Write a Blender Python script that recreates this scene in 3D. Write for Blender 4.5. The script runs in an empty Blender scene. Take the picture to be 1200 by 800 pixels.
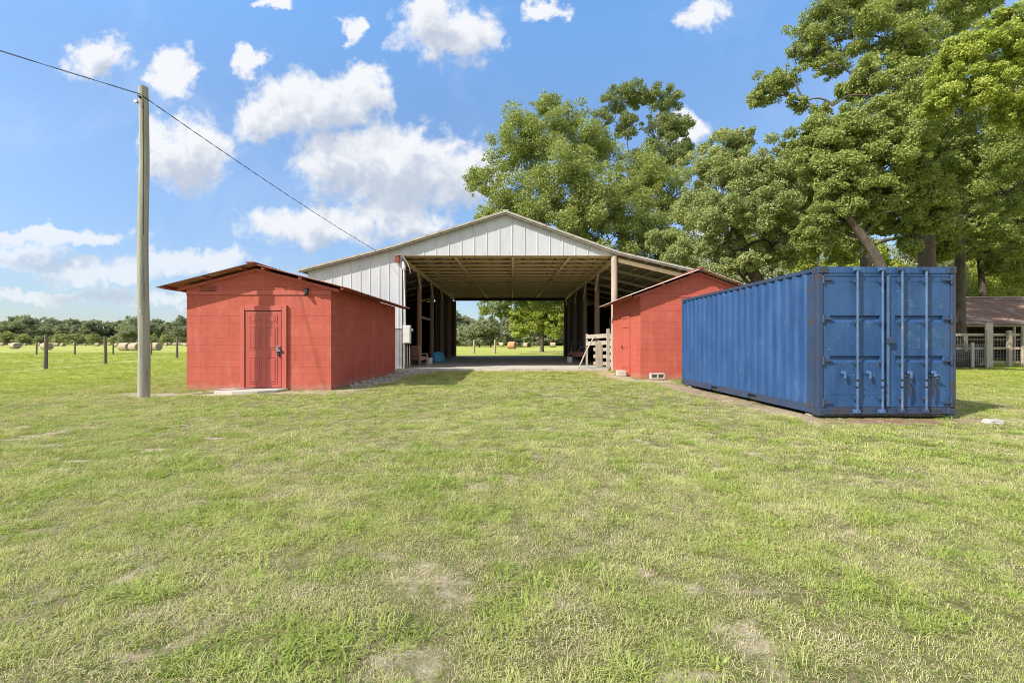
import bpy, math, random
import numpy as np
from mathutils import Vector, Matrix
R = math.radians
rng = np.random.default_rng(7)
random.seed(7)
scene = bpy.context.scene
COL = scene.collection

# ------------------------------------------------------------------ camera
H = 1.30            # camera height
F = 530.0           # focal length in photo pixels (photo 1200 wide)
HZ = 401.0          # horizon row of the photo
cam_d = bpy.data.cameras.new('camera')
cam = bpy.data.objects.new('camera', cam_d); COL.objects.link(cam)
cam_d.sensor_width = 36.0
cam_d.lens = F / 1200 * 36
cam_d.clip_start = 0.05; cam_d.clip_end = 6000
cam_d.shift_y = 1.0 / 1200
cam.location = (0, 0, H); cam.rotation_euler = (R(90), 0, 0)
scene.camera = cam

# ------------------------------------------------------------------ light
LD = Vector((0.96, 0.57, -1.0)).normalized()          # direction the sunlight travels
SUN_EL = math.asin(-LD.z)
SUN_AZ = math.atan2(-LD.x, -LD.y)                     # clockwise from +Y
sd = bpy.data.lights.new('sun', 'SUN'); sun = bpy.data.objects.new('sun', sd); COL.objects.link(sun)
sd.energy = 4.2; sd.angle = R(0.53); sd.color = (1.0, 0.93, 0.82)
sun.rotation_euler = LD.to_track_quat('-Z', 'Y').to_euler()
sun.location = (-40, -25, 45)
scene.view_settings.view_transform = 'Standard'
scene.view_settings.look = 'None'
scene.view_settings.exposure = 0.78
scene.view_settings.gamma = 1.0
scene.view_settings.use_curve_mapping = False
scene.cycles.use_denoising = True
scene.cycles.denoising_prefilter = 'FAST'
scene.cycles.filter_width = 0.95
scene.cycles.max_bounces = 8
scene.cycles.diffuse_bounces = 4
scene.cycles.transparent_max_bounces = 8
scene.cycles.use_adaptive_sampling = True

# ---- clouds in the sky (photo pixel centres and half sizes turned into directions)
CLOUDS = [
    (470, 195, 105, 48), (395, 185, 55, 34), (540, 205, 60, 36),
    (370, 125, 82, 40), (310, 140, 45, 30), (425, 108, 38, 30),
    (530, 42, 62, 36), (500, 15, 40, 28), (220, 180, 58, 42), (185, 155, 22, 26),
    (110, 70, 40, 30), (205, 82, 27, 30), (293, 70, 19, 19), (412, 36, 15, 20),
    (320, 4, 18, 9), (640, 10, 24, 13), (822, 15, 30, 22), 
    (370, 262, 90, 26), (465, 252, 70, 28), (55, 277, 100, 12), (20, 300, 60, 17), (110, 318, 95, 16), (225, 308, 72, 18), (60, 345, 130, 9), (190, 352, 90, 8), 
    (800, 150, 34, 22), (880, 270, 90, 45), (-150, 180, 90, 45), (1420, 260, 160, 50)]
world = bpy.data.worlds.new('World'); scene.world = world
world.use_nodes = True
nt = world.node_tree; nt.nodes.clear()
def N(tree, t, **kw):
    n = tree.nodes.new(t)
    for k, v in kw.items(): setattr(n, k, v)
    return n
def M(tree, op, a, b=None, c=None, clamp=False):
    n = tree.nodes.new('ShaderNodeMath'); n.operation = op; n.use_clamp = clamp
    for i, v in enumerate((a, b, c)):
        if v is None: continue
        if isinstance(v, (int, float)): n.inputs[i].default_value = v
        else: tree.links.new(v, n.inputs[i])
    return n.outputs[0]
def VM(tree, op, a, b=None, c=None):
    n = tree.nodes.new('ShaderNodeVectorMath'); n.operation = op
    for i, v in enumerate((a, b, c)):
        if v is None: continue
        if isinstance(v, (tuple, list)): n.inputs[i].default_value = v
        else: tree.links.new(v, n.inputs[i])
    return n.outputs['Value'] if op in ('LENGTH', 'DOT_PRODUCT') else n.outputs[0]
def smooth(tree, x, lo, hi):
    n = tree.nodes.new('ShaderNodeMapRange'); n.interpolation_type = 'SMOOTHSTEP'
    tree.links.new(x, n.inputs['Value']); n.inputs['From Min'].default_value = lo; n.inputs['From Max'].default_value = hi
    return n.outputs[0]
def mixc(tree, f, a, b, blend='MIX'):
    n = tree.nodes.new('ShaderNodeMix'); n.data_type = 'RGBA'; n.blend_type = blend
    for s, v in ((0, f), (6, a), (7, b)):
        if isinstance(v, (int, float)): n.inputs[s].default_value = v
        elif isinstance(v, (tuple, list)): n.inputs[s].default_value = (*v[:3], 1)
        else: tree.links.new(v, n.inputs[s])
    return n.outputs[2]
SKY_STRENGTH = 0.125
CLOUD_BRIGHT = (4.45, 4.5, 4.6); CLOUD_GREY = (2.65, 2.95, 3.45)
sky = N(nt, 'ShaderNodeTexSky', sky_type='NISHITA', sun_disc=False)
sky.sun_elevation = SUN_EL; sky.sun_rotation = SUN_AZ % (2 * math.pi)
sky.altitude = 20; sky.air_density = 1.0; sky.dust_density = 0.6; sky.ozone_density = 2.0
tc = N(nt, 'ShaderNodeTexCoord')
sep = N(nt, 'ShaderNodeSeparateXYZ'); nt.links.new(tc.outputs['Generated'], sep.inputs[0])
ay = M(nt, 'MAXIMUM', M(nt, 'ABSOLUTE', sep.outputs[1]), 0.12)
cu = M(nt, 'DIVIDE', sep.outputs[0], ay); cv = M(nt, 'DIVIDE', sep.outputs[2], ay)
cmb = N(nt, 'ShaderNodeCombineXYZ'); nt.links.new(cu, cmb.inputs[0]); nt.links.new(cv, cmb.inputs[1])
pvec = cmb.outputs[0]
def wnoise(scale, detail, rough, vec, dist=0.0):
    n = N(nt, 'ShaderNodeTexNoise'); n.inputs['Scale'].default_value = scale
    n.inputs['Detail'].default_value = detail; n.inputs['Roughness'].default_value = rough
    n.inputs['Distortion'].default_value = dist
    nt.links.new(vec, n.inputs['Vector']); return n
warp = wnoise(11.0, 5, 0.6, pvec)
wv = VM(nt, 'MULTIPLY', VM(nt, 'SUBTRACT', warp.outputs['Color'], (0.5, 0.5, 0.5)), (0.13, 0.10, 0.0))
warp2 = wnoise(34.0, 4, 0.6, pvec)
wv2 = VM(nt, 'MULTIPLY', VM(nt, 'SUBTRACT', warp2.outputs['Color'], (0.5, 0.5, 0.5)), (0.045, 0.04, 0.0))
pw = VM(nt, 'ADD', VM(nt, 'ADD', pvec, wv), wv2)
def blobfield(p, rmin=0):
    acc = None
    for (x, y, rx, ry) in CLOUDS:
        if rx < rmin: continue
        u0, v0, ru, rv = (x - 600) / F, (HZ - y) / F, rx / F, ry / F
        q = VM(nt, 'MULTIPLY_ADD', p, (1 / ru, 1 / rv, 0), (-u0 / ru, -v0 / rv, 0))
        l = VM(nt, 'LENGTH', q)
        acc = l if acc is None else M(nt, 'SMOOTH_MIN', acc, l, 0.25)
    return M(nt, 'SUBTRACT', 1.16, acc)
fine = wnoise(20.0, 9, 0.62, pvec, 0.4)
fo = M(nt, 'MULTIPLY', M(nt, 'SUBTRACT', fine.outputs[0], 0.5), 1.45)
d1 = M(nt, 'ADD', blobfield(pw), fo)
pup = VM(nt, 'ADD', pw, (-0.018, 0.055, 0))
fine2 = wnoise(20.0, 6, 0.6, VM(nt, 'ADD', pvec, (-0.012, 0.02, 0)), 0.4)
fo2 = M(nt, 'MULTIPLY', M(nt, 'SUBTRACT', fine2.outputs[0], 0.5), 1.7)
d2 = M(nt, 'ADD', blobfield(pup, 36), fo2)
alpha = smooth(nt, d1, -0.03, 0.58)
shade = smooth(nt, d2, 0.0, 1.0)
cloudc = mixc(nt, shade, CLOUD_BRIGHT, CLOUD_GREY)
up = smooth(nt, sep.outputs[2], -0.01, 0.05)
lowc = M(nt, 'ADD', 0.66, M(nt, 'MULTIPLY', smooth(nt, sep.outputs[2], 0.08, 0.28), 0.29))
alpha = M(nt, 'MULTIPLY', M(nt, 'MULTIPLY', alpha, lowc), up)
veil = wnoise(3.0, 6, 0.6, pvec, 0.6)
veila = M(nt, 'MULTIPLY', smooth(nt, veil.outputs[0], 0.48, 0.80), 0.22)
# low sky is paler and dimmer than the model's, the high sky a touch bluer
elev = smooth(nt, sep.outputs[2], 0.0, 0.42)
gain = mixc(nt, elev, (0.56, 0.595, 0.69), (0.90, 0.985, 1.05))
gain = mixc(nt, smooth(nt, sep.outputs[2], 0.38, 0.62), gain, (1.03, 1.34, 1.50))
skyc = mixc(nt, 1.0, sky.outputs[0], gain, 'MULTIPLY')
skyc = mixc(nt, M(nt, 'MULTIPLY', veila, up), skyc, (4.0, 4.4, 5.0))
skyf = mixc(nt, alpha, skyc, cloudc)
# broad cumulus added out of view, behind and overhead, to brighten the shaded sides
behind = M(nt, 'MAXIMUM', smooth(nt, sep.outputs[1], 0.02, -0.18), smooth(nt, sep.outputs[2], 0.66, 0.80))
cb3 = N(nt, 'ShaderNodeTexNoise'); cb3.inputs['Scale'].default_value = 2.6; cb3.inputs['Detail'].default_value = 7; cb3.inputs['Roughness'].default_value = 0.6
nt.links.new(tc.outputs['Generated'], cb3.inputs['Vector'])
skyf = mixc(nt, M(nt, 'MULTIPLY', M(nt, 'MULTIPLY', behind, smooth(nt, cb3.outputs[0], 0.36, 0.56)), up), skyf, (5.2, 5.3, 5.5))
bg = N(nt, 'ShaderNodeBackground'); bg.inputs['Strength'].default_value = SKY_STRENGTH
nt.links.new(skyf, bg.inputs['Color'])
wo = N(nt, 'ShaderNodeOutputWorld'); nt.links.new(bg.outputs[0], wo.inputs[0])

# ------------------------------------------------------------------ helpers
def P(px, py, Y): return Vector(((px - 600) / F * Y, Y, H - (py - HZ) / F * Y))
def G(px, py):
    Y = H * F / (py - HZ); return ((px - 600) / F * Y, Y)

class MB:
    def __init__(s): s.v = []; s.f = []; s.sm = []
    def add(s, vs, fs, smooth=False):
        b = len(s.v); s.v += [tuple(v) for v in vs]
        s.f += [tuple(i + b for i in f) for f in fs]; s.sm += [smooth] * len(fs); return s
    def box(s, c, d, rot=None, taper=1.0):
        x, y, z = (k / 2 for k in d); vs = []
        for k, t in ((-1, 1.0), (1, taper)):
            vs += [Vector((-x * t, -y * t, k * z)), Vector((x * t, -y * t, k * z)), Vector((x * t, y * t, k * z)), Vector((-x * t, y * t, k * z))]
        if rot is not None: vs = [rot @ v for v in vs]
        c = Vector(c)
        return s.add([v + c for v in vs], [(3, 2, 1, 0), (4, 5, 6, 7), (0, 1, 5, 4), (1, 2, 6, 5), (2, 3, 7, 6), (3, 0, 4, 7)])
    def bx(s, x0, x1, y0, y1, z0, z1):
        return s.box(((x0 + x1) / 2, (y0 + y1) / 2, (z0 + z1) / 2), (x1 - x0, y1 - y0, z1 - z0))
    def bbox(s, c, d, bev=0.01, rot=None):          # box with chamfered vertical+horizontal edges
        import bmesh
        bm = bmesh.new(); bmesh.ops.create_cube(bm, size=1.0)
        bmesh.ops.scale(bm, vec=d, verts=bm.verts)
        bmesh.ops.bevel(bm, geom=bm.edges[:], offset=bev, segments=2, affect='EDGES', profile=0.6)
        m = Matrix.Identity(3) if rot is None else rot
        bm.verts.index_update()
        s.add([m @ v.co + Vector(c) for v in bm.verts], [[v.index for v in f.verts] for f in bm.faces]); bm.free(); return s
    def beam(s, a, b, w, h, roll=0.0):
        a, b = Vector(a), Vector(b); d = b - a
        up = Vector((0, 0, 1)) if abs(d.normalized().z) < 0.99 else Vector((0, 1, 0))
        x = d.cross(up).normalized(); z = x.cross(d).normalized()
        if roll: q = Matrix.Rotation(roll, 3, d.normalized()); x = q @ x; z = q @ z
        rot = Matrix((x, d.normalized(), z)).transposed()
        return s.box((a + b) / 2, (w, d.length, h), rot)
    def tube(s, pts, rad, seg=8, cap=True, jit=0.0):
        pts = [Vector(p) for p in pts]; n = len(pts)
        if not hasattr(rad, '__len__'): rad = [rad] * n
        vs = []; prevx = None
        for i, p in enumerate(pts):
            t = (pts[min(i + 1, n - 1)] - pts[max(i - 1, 0)]).normalized()
            if prevx is None:
                prevx = t.orthogonal().normalized()
            x = (prevx - t * prevx.dot(t))
            if x.length < 1e-5: x = t.orthogonal()
            x.normalize(); prevx = x; y = t.cross(x)
            for k in range(seg):
                a = 2 * math.pi * k / seg; r = rad[i] * (1 + (random.uniform(-jit, jit) if jit else 0))
                vs.append(p + x * math.cos(a) * r + y * math.sin(a) * r)
        fs = []
        for i in range(n - 1):
            for k in range(seg):
                k2 = (k + 1) % seg
                fs.append((i * seg + k, i * seg + k2, (i + 1) * seg + k2, (i + 1) * seg + k))
        s.add(vs, fs, True)
        if cap:
            s.add([vs[k] for k in range(seg)][::-1], [tuple(range(seg))])
            s.add([vs[(n - 1) * seg + k] for k in range(seg)], [tuple(range(seg))])
        return s
    def cyl(s, a, b, r, seg=16): return s.tube([a, b], r, seg)
    def prism(s, poly, y0, y1):                    # poly in (x, z), counter-clockwise seen from -y; extruded along y
        n = len(poly)
        vs = [(x, y0, z) for x, z in poly] + [(x, y1, z) for x, z in poly]
        fs = [tuple(range(n)), tuple(range(2 * n - 1, n - 1, -1))]
        fs += [(i, i + n, (i + 1) % n + n, (i + 1) % n) for i in range(n)]
        return s.add(vs, fs)
    def grid(s, P_, smooth=True, flip=False):      # P_[i][j] points
        n, m = len(P_), len(P_[0]); vs = [p for r in P_ for p in r]
        fs = [((i * m + j), (i * m + j + 1), ((i + 1) * m + j + 1), ((i + 1) * m + j)) for i in range(n - 1) for j in range(m - 1)]
        if flip: fs = [f[::-1] for f in fs]
        return s.add(vs, fs, smooth)
    def build(s, name, mat, parent=None, label=None):
        me = bpy.data.meshes.new(name); me.from_pydata(s.v, [], s.f); me.update()
        me.polygons.foreach_set('use_smooth', s.sm)
        if mat: me.materials.append(mat)
        o = bpy.data.objects.new(name, me); COL.objects.link(o)
        if parent: o.parent = parent
        if label: o['label'] = label
        return o

def thing(name, label, cat, loc=(0, 0, 0), rz=0.0, group=None):
    o = bpy.data.objects.new(name, None); COL.objects.link(o)
    o.empty_display_size = 0.3
    o.location = loc; o.rotation_euler = (0, 0, rz); tag(o, label, cat, group); return o
def tag(o, label=None, cat=None, group=None, kind=None):
    if label: o['label'] = label
    if cat: o['category'] = cat
    if group: o['group'] = group
    if kind: o['kind'] = kind
    return o
def copy_tree(o, parent=None):
    c = o.copy(); COL.objects.link(c)
    if parent: c.parent = parent
    for ch in list(o.children): copy_tree(ch, c)
    return c

# ------------------------------------------------------------------ materials
def pmat(name, c1, c2, scale=4.0, rough=0.8, bump=0.0, bscale=40.0, stretch=(1, 1, 1), metallic=0.0,
         stain=None, sscale=1.5, slo=0.55, shi=0.7, samt=1.0, detail=6, spec=0.5, extra=None, sstretch=(1, 1, 1)):
    m = bpy.data.materials.new(name); m.use_nodes = True; t = m.node_tree; t.nodes.clear()
    out = N(t, 'ShaderNodeOutputMaterial'); b = N(t, 'ShaderNodeBsdfPrincipled')
    t.links.new(b.outputs[0], out.inputs[0])
    tcn = N(t, 'ShaderNodeTexCoord'); v = VM(t, 'MULTIPLY', tcn.outputs['Object'], stretch)
    def no(sc, vec, d=detail, r=0.6):
        n = N(t, 'ShaderNodeTexNoise'); n.inputs['Scale'].default_value = sc; n.inputs['Detail'].default_value = d
        n.inputs['Roughness'].default_value = r; t.links.new(vec, n.inputs['Vector']); return n.outputs[0]
    n1 = no(scale, v)
    col = mixc(t, smooth(t, n1, 0.3, 0.7), c1, c2)
    if stain:
        v2 = VM(t, 'MULTIPLY', tcn.outputs['Object'], sstretch)
        n2 = no(sscale, v2, 9, 0.68); col = mixc(t, M(t, 'MULTIPLY', smooth(t, n2, slo, shi), samt), col, stain)
    hgt = None
    if extra: col, hgt = extra(t, tcn, col)
    t.links.new(col, b.inputs['Base Color'])
    b.inputs['Roughness'].default_value = rough; b.inputs['Metallic'].default_value = metallic
    b.inputs['Specular IOR Level'].default_value = spec
    if bump or hgt is not None:
        bn = N(t, 'ShaderNodeBump'); bn.inputs['Strength'].default_value = 1.0; bn.inputs['Distance'].default_value = bump or 0.006
        h = no(bscale, v)
        if hgt is not None: h = M(t, 'ADD', M(t, 'MULTIPLY', h, 0.6), hgt)
        t.links.new(h, bn.inputs['Height']); t.links.new(bn.outputs[0], b.inputs['Normal'])
    return m

def block_extra(t, tcn, col):
    sp = N(t, 'ShaderNodeSeparateXYZ'); t.links.new(tcn.outputs['Object'], sp.inputs[0])
    cb = N(t, 'ShaderNodeCombineXYZ'); t.links.new(M(t, 'ADD', sp.outputs[0], sp.outputs[1]), cb.inputs[0]); t.links.new(sp.outputs[2], cb.inputs[1])
    br = N(t, 'ShaderNodeTexBrick'); t.links.new(cb.outputs[0], br.inputs['Vector'])
    br.inputs['Scale'].default_value = 1.0; br.inputs['Brick Width'].default_value = 0.406; br.inputs['Row Height'].default_value = 0.203
    br.inputs['Mortar Size'].default_value = 0.006; br.inputs['Mortar Smooth'].default_value = 0.6; br.inputs['Bias'].default_value = 0
    br.inputs['Color1'].default_value = (1, 1, 1, 1); br.inputs['Color2'].default_value = (0.955, 0.955, 0.955, 1); br.inputs['Mortar'].default_value = (0.70, 0.66, 0.66, 1)
    col = mixc(t, 0.75, col, br.outputs['Color'], 'MULTIPLY')
    # soil splashed on the lowest course, chipped paint
    n = N(t, 'ShaderNodeTexNoise'); n.inputs['Scale'].default_value = 5; n.inputs['Detail'].default_value = 8; t.links.new(tcn.outputs['Object'], n.inputs['Vector'])
    low = M(t, 'MULTIPLY', smooth(t, M(t, 'SUBTRACT', M(t, 'MULTIPLY', n.outputs[0], 0.34), sp.outputs[2]), -0.02, 0.14), 0.5)
    col = mixc(t, low, col, (0.36, 0.22, 0.15))
    nf = N(t, 'ShaderNodeTexNoise'); nf.inputs['Scale'].default_value = 3.2; nf.inputs['Detail'].default_value = 9; nf.inputs['Roughness'].default_value = 0.7
    t.links.new(VM(t, 'MULTIPLY', tcn.outputs['Object'], (1, 1, 0.35)), nf.inputs['Vector'])
    col = mixc(t, M(t, 'MULTIPLY', smooth(t, nf.outputs[0], 0.52, 0.72), 0.40), col, (0.56, 0.21, 0.155))
    col = mixc(t, M(t, 'MULTIPLY', smooth(t, nf.outputs[0], 0.45, 0.28), 0.45), col, (0.30, 0.06, 0.045))
    n3 = N(t, 'ShaderNodeTexNoise'); n3.inputs['Scale'].default_value = 9; n3.inputs['Detail'].default_value = 4; t.links.new(tcn.outputs['Object'], n3.inputs['Vector'])
    col = mixc(t, M(t, 'MULTIPLY', smooth(t, n3.outputs[0], 0.735, 0.76), 0.7), col, (0.5, 0.34, 0.28))
    h = M(t, 'MULTIPLY', br.outputs['Fac'], -0.9)
    return col, h

MAT = {}
MAT['red_block'] = pmat('red_painted_block', (0.42, 0.088, 0.060), (0.48, 0.112, 0.078), 1.6, 0.75, 0.003, 90, extra=block_extra,
                        stain=(0.40, 0.085, 0.055), sscale=0.9, slo=0.5, shi=0.75, samt=0.6, spec=0.3)
MAT['red_wood'] = pmat('red_painted_wood', (0.42, 0.086, 0.060), (0.48, 0.108, 0.078), 3.0, 0.65, 0.003, 30, stretch=(4, 4, 0.5),
                       stain=(0.33, 0.14, 0.10), sscale=5, slo=0.66, shi=0.74, samt=0.5)
MAT['red_door'] = pmat('red_door_enamel', (0.40, 0.075, 0.058), (0.44, 0.09, 0.07), 2.0, 0.42, 0.002, 20, stretch=(1, 1, .5), stain=(0.26, 0.09, 0.07), sscale=4, slo=0.58, shi=0.72, samt=0.5)
MAT['red_dark'] = pmat('red_brown_wood', (0.20, 0.045, 0.03), (0.30, 0.07, 0.05), 4, 0.8, 0.003, 30)
MAT['rust_roof'] = pmat('rusty_corrugated_metal', (0.42, 0.17, 0.12), (0.30, 0.115, 0.08), 2.5, 0.7, 0.002, 60, stain=(0.45, 0.40, 0.37), sscale=1.2, slo=0.5, shi=0.62, samt=0.8)
MAT['pale_roof'] = pmat('weathered_roof_edge', (0.60, 0.52, 0.46), (0.52, 0.38, 0.32), 3, 0.7, 0.002, 60, stain=(0.42, 0.16, 0.1), sscale=2.0, slo=0.55, shi=0.66, samt=0.8)
MAT['galv'] = pmat('whitened_galvanised_metal', (0.53, 0.54, 0.57), (0.45, 0.47, 0.51), 1.2, 0.5, 0.002, 20, stretch=(1, 1, 0.3),
                   stain=(0.33, 0.335, 0.35), sscale=2.6, slo=0.5, shi=0.75, samt=0.65, sstretch=(4, 4, 0.3))
MAT['galv_grey'] = pmat('grey_sheet_metal', (0.30, 0.31, 0.33), (0.24, 0.25, 0.27), 2, 0.6, 0.002, 20, stain=(0.18, 0.16, 0.15), sscale=3)
MAT['roof_under'] = pmat('barn_roof_sheet', (0.22, 0.175, 0.125), (0.15, 0.12, 0.085), 2, 0.7, 0.002, 20, stain=(0.14, 0.09, 0.06), sscale=1.1, slo=0.5, shi=0.7)
MAT['roof_edge'] = pmat('barn_roof_edge', (0.42, 0.40, 0.36), (0.30, 0.28, 0.24), 3, 0.7, 0.002, 20, stain=(0.2, 0.12, 0.08), sscale=4)
MAT['lumber'] = pmat('bare_lumber', (0.66, 0.52, 0.34), (0.52, 0.40, 0.25), 3, 0.8, 0.002, 30, stretch=(2, 0.5, 6), stain=(0.2, 0.14, 0.09), sscale=2.5, slo=0.6, shi=0.75, samt=0.6)
MAT['old_lumber'] = pmat('weathered_lumber', (0.42, 0.36, 0.29), (0.30, 0.25, 0.20), 3, 0.85, 0.003, 30, stretch=(4, 4, 0.6), stain=(0.16, 0.13, 0.10), sscale=3, slo=0.58, shi=0.75, samt=0.7)
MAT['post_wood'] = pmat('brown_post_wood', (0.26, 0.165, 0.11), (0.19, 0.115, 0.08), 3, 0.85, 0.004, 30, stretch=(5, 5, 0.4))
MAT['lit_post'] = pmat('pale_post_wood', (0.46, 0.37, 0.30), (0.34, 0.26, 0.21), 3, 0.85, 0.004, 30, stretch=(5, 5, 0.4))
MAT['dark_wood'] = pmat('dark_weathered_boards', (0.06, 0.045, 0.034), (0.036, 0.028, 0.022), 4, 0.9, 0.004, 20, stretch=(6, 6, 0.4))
MAT['white_wood'] = pmat('whitewashed_wood', (0.45, 0.41, 0.36), (0.33, 0.29, 0.25), 3, 0.85, 0.004, 30, stretch=(3, 3, 3), stain=(0.3, 0.25, 0.2), sscale=5, slo=0.58, shi=0.7, samt=0.7)
MAT['pole_wood'] = pmat('weathered_pole_wood', (0.40, 0.385, 0.315), (0.27, 0.255, 0.20), 2.2, 0.9, 0.012, 18, stretch=(9, 9, 0.3), stain=(0.12, 0.11, 0.08), sscale=3, slo=0.56, shi=0.66, samt=0.85, sstretch=(7, 7, 0.25))
MAT['concrete'] = pmat('old_concrete', (0.50, 0.465, 0.41), (0.40, 0.37, 0.32), 1.3, 0.9, 0.004, 40, stain=(0.20, 0.18, 0.15), sscale=0.9, slo=0.5, shi=0.72, samt=0.8)
MAT['block_grey'] = pmat('cinder_block', (0.52, 0.47, 0.42), (0.42, 0.37, 0.33), 6, 0.9, 0.006, 60)
MAT['white_paint'] = pmat('white_enamel', (0.72, 0.72, 0.70), (0.64, 0.64, 0.62), 4, 0.45, 0.001, 30, stain=(0.4, 0.37, 0.33), sscale=5, slo=0.6, shi=0.75, samt=0.5)
MAT['grey_pipe'] = pmat('grey_conduit', (0.26, 0.26, 0.26), (0.19, 0.19, 0.19), 6, 0.5)
MAT['wire'] = pmat('black_cable', (0.035, 0.035, 0.04), (0.06, 0.06, 0.06), 6, 0.6)
MAT['steel_wire'] = pmat('fence_wire', (0.32, 0.31, 0.30), (0.24, 0.22, 0.20), 6, 0.5, metallic=0.3)
MAT['black'] = pmat('black_rubber_and_shade', (0.025, 0.025, 0.025), (0.045, 0.045, 0.045), 8, 0.7, 0.002, 40)  # rubber colour, also stands in for shade in holes and door gaps
MAT['dark_metal'] = pmat('dark_rusty_steel', (0.014, 0.018, 0.026), (0.03, 0.026, 0.026), 14, 0.65, 0.002, 60)
MAT['steel'] = pmat('worn_steel', (0.42, 0.42, 0.42), (0.3, 0.28, 0.26), 20, 0.45, 0.001, 60, metallic=0.5)
def cont_extra(t, tcn, col):
    sp = N(t, 'ShaderNodeSeparateXYZ'); t.links.new(tcn.outputs['Object'], sp.inputs[0])
    n = N(t, 'ShaderNodeTexNoise'); n.inputs['Scale'].default_value = 7; n.inputs['Detail'].default_value = 9; n.inputs['Roughness'].default_value = 0.7
    t.links.new(tcn.outputs['Object'], n.inputs['Vector'])
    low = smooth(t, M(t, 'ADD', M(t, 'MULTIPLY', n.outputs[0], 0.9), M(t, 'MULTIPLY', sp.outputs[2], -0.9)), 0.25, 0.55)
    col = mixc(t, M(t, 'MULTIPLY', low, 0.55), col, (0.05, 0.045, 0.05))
    # chips
    n2 = N(t, 'ShaderNodeTexNoise'); n2.inputs['Scale'].default_value = 22; n2.inputs['Detail'].default_value = 3; t.links.new(tcn.outputs['Object'], n2.inputs['Vector'])
    col = mixc(t, M(t, 'MULTIPLY', smooth(t, n2.outputs[0], 0.73, 0.76), 0.8), col, (0.42, 0.46, 0.52))
    n4 = N(t, 'ShaderNodeTexNoise'); n4.inputs['Scale'].default_value = 13; n4.inputs['Detail'].default_value = 5
    t.links.new(VM(t, 'ADD', tcn.outputs['Object'], (3, 7, 1)), n4.inputs['Vector'])
    col = mixc(t, M(t, 'MULTIPLY', smooth(t, n4.outputs[0], 0.69, 0.74), 0.85), col, (0.10, 0.05, 0.03))
    # wiped pale scuffs
    n3 = N(t, 'ShaderNodeTexNoise'); n3.inputs['Scale'].default_value = 2.4; n3.inputs['Detail'].default_value = 10; n3.inputs['Roughness'].default_value = 0.75
    t.links.new(VM(t, 'MULTIPLY', tcn.outputs['Object'], (1, 1, 0.7)), n3.inputs['Vector'])
    col = mixc(t, M(t, 'MULTIPLY', smooth(t, n3.outputs[0], 0.58, 0.74), 0.5), col, (0.10, 0.19, 0.36))
    # vertical rust and wash runs, fine pale specks
    n5 = N(t, 'ShaderNodeTexNoise'); n5.inputs['Scale'].default_value = 6; n5.inputs['Detail'].default_value = 7; n5.inputs['Roughness'].default_value = 0.7
    t.links.new(VM(t, 'MULTIPLY', tcn.outputs['Object'], (3.5, 3.5, 0.16)), n5.inputs['Vector'])
    col = mixc(t, M(t, 'MULTIPLY', smooth(t, n5.outputs[0], 0.60, 0.72), 0.5), col, (0.10, 0.105, 0.13))
    col = mixc(t, M(t, 'MULTIPLY', smooth(t, n5.outputs[0], 0.36, 0.26), 0.45), col, (0.11, 0.20, 0.35))
    n6 = N(t, 'ShaderNodeTexNoise'); n6.inputs['Scale'].default_value = 45; n6.inputs['Detail'].default_value = 2; t.links.new(tcn.outputs['Object'], n6.inputs['Vector'])
    col = mixc(t, M(t, 'MULTIPLY', smooth(t, n6.outputs[0], 0.73, 0.77), 0.6), col, (0.30, 0.38, 0.48))
    return col, None
BLUE = dict(scale=1.4, rough=0.45, bump=0.0015, bscale=30, stain=(0.014, 0.046, 0.135), sscale=2.0, slo=0.45, shi=0.7, samt=0.8, extra=cont_extra, sstretch=(2.5, 2.5, 0.4))
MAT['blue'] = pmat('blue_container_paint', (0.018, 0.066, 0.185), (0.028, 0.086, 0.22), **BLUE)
MAT['blue_frame'] = pmat('blue_frame_paint', (0.024, 0.046, 0.10), (0.036, 0.058, 0.115), scale=2, rough=0.5, bump=0.002, bscale=30, stain=(0.055, 0.043, 0.042), sscale=3.5, slo=0.52, shi=0.62, samt=0.8)
MAT['rod'] = pmat('blue_rod_paint', (0.05, 0.11, 0.23), (0.085, 0.15, 0.28), scale=6, rough=0.4, stain=(0.2, 0.2, 0.2), sscale=6, slo=0.58, shi=0.68, samt=0.7)
MAT['blue_scar'] = pmat('blue_unfaded_paint', (0.016, 0.062, 0.165), (0.028, 0.08, 0.185), 7, 0.4, 0.001, 30, stain=(0.06, 0.12, 0.24), sscale=9, slo=0.5, shi=0.6, samt=0.8)
MAT['bark'] = pmat('grey_brown_bark', (0.115, 0.09, 0.068), (0.06, 0.046, 0.036), 3, 0.95, 0.03, 9, stretch=(2, 2, 0.5), stain=(0.17, 0.16, 0.13), sscale=1.2, slo=0.5, shi=0.7, samt=0.5)
MAT['hay'] = pmat('hay', (0.46, 0.39, 0.27), (0.36, 0.29, 0.19), 5, 0.95, 0.03, 25, stretch=(1, 1, 1), stain=(0.28, 0.2, 0.11), sscale=3)
MAT['hay_end'] = pmat('shaded_hay_end', (0.26, 0.20, 0.125), (0.17, 0.13, 0.08), 6, 0.95, 0.03, 25)  # darker than the bale sides: shade put into the colour of the ends
MAT['hay_orange'] = pmat('orange_hay', (0.50, 0.27, 0.13), (0.40, 0.2, 0.1), 5, 0.95, 0.03, 25)
MAT['tarp'] = pmat('blue_tarp', (0.08, 0.33, 0.58), (0.06, 0.26, 0.48), 3, 0.5, 0.01, 9)
MAT['cushion'] = pmat('red_cloth', (0.50, 0.20, 0.16), (0.40, 0.15, 0.12), 7, 0.9, 0.004, 60)
MAT['fence_post'] = pmat('grey_brown_fence_post', (0.17, 0.14, 0.11), (0.11, 0.09, 0.07), 3, 0.9, 0.005, 25, stretch=(5, 5, .4))
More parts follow.
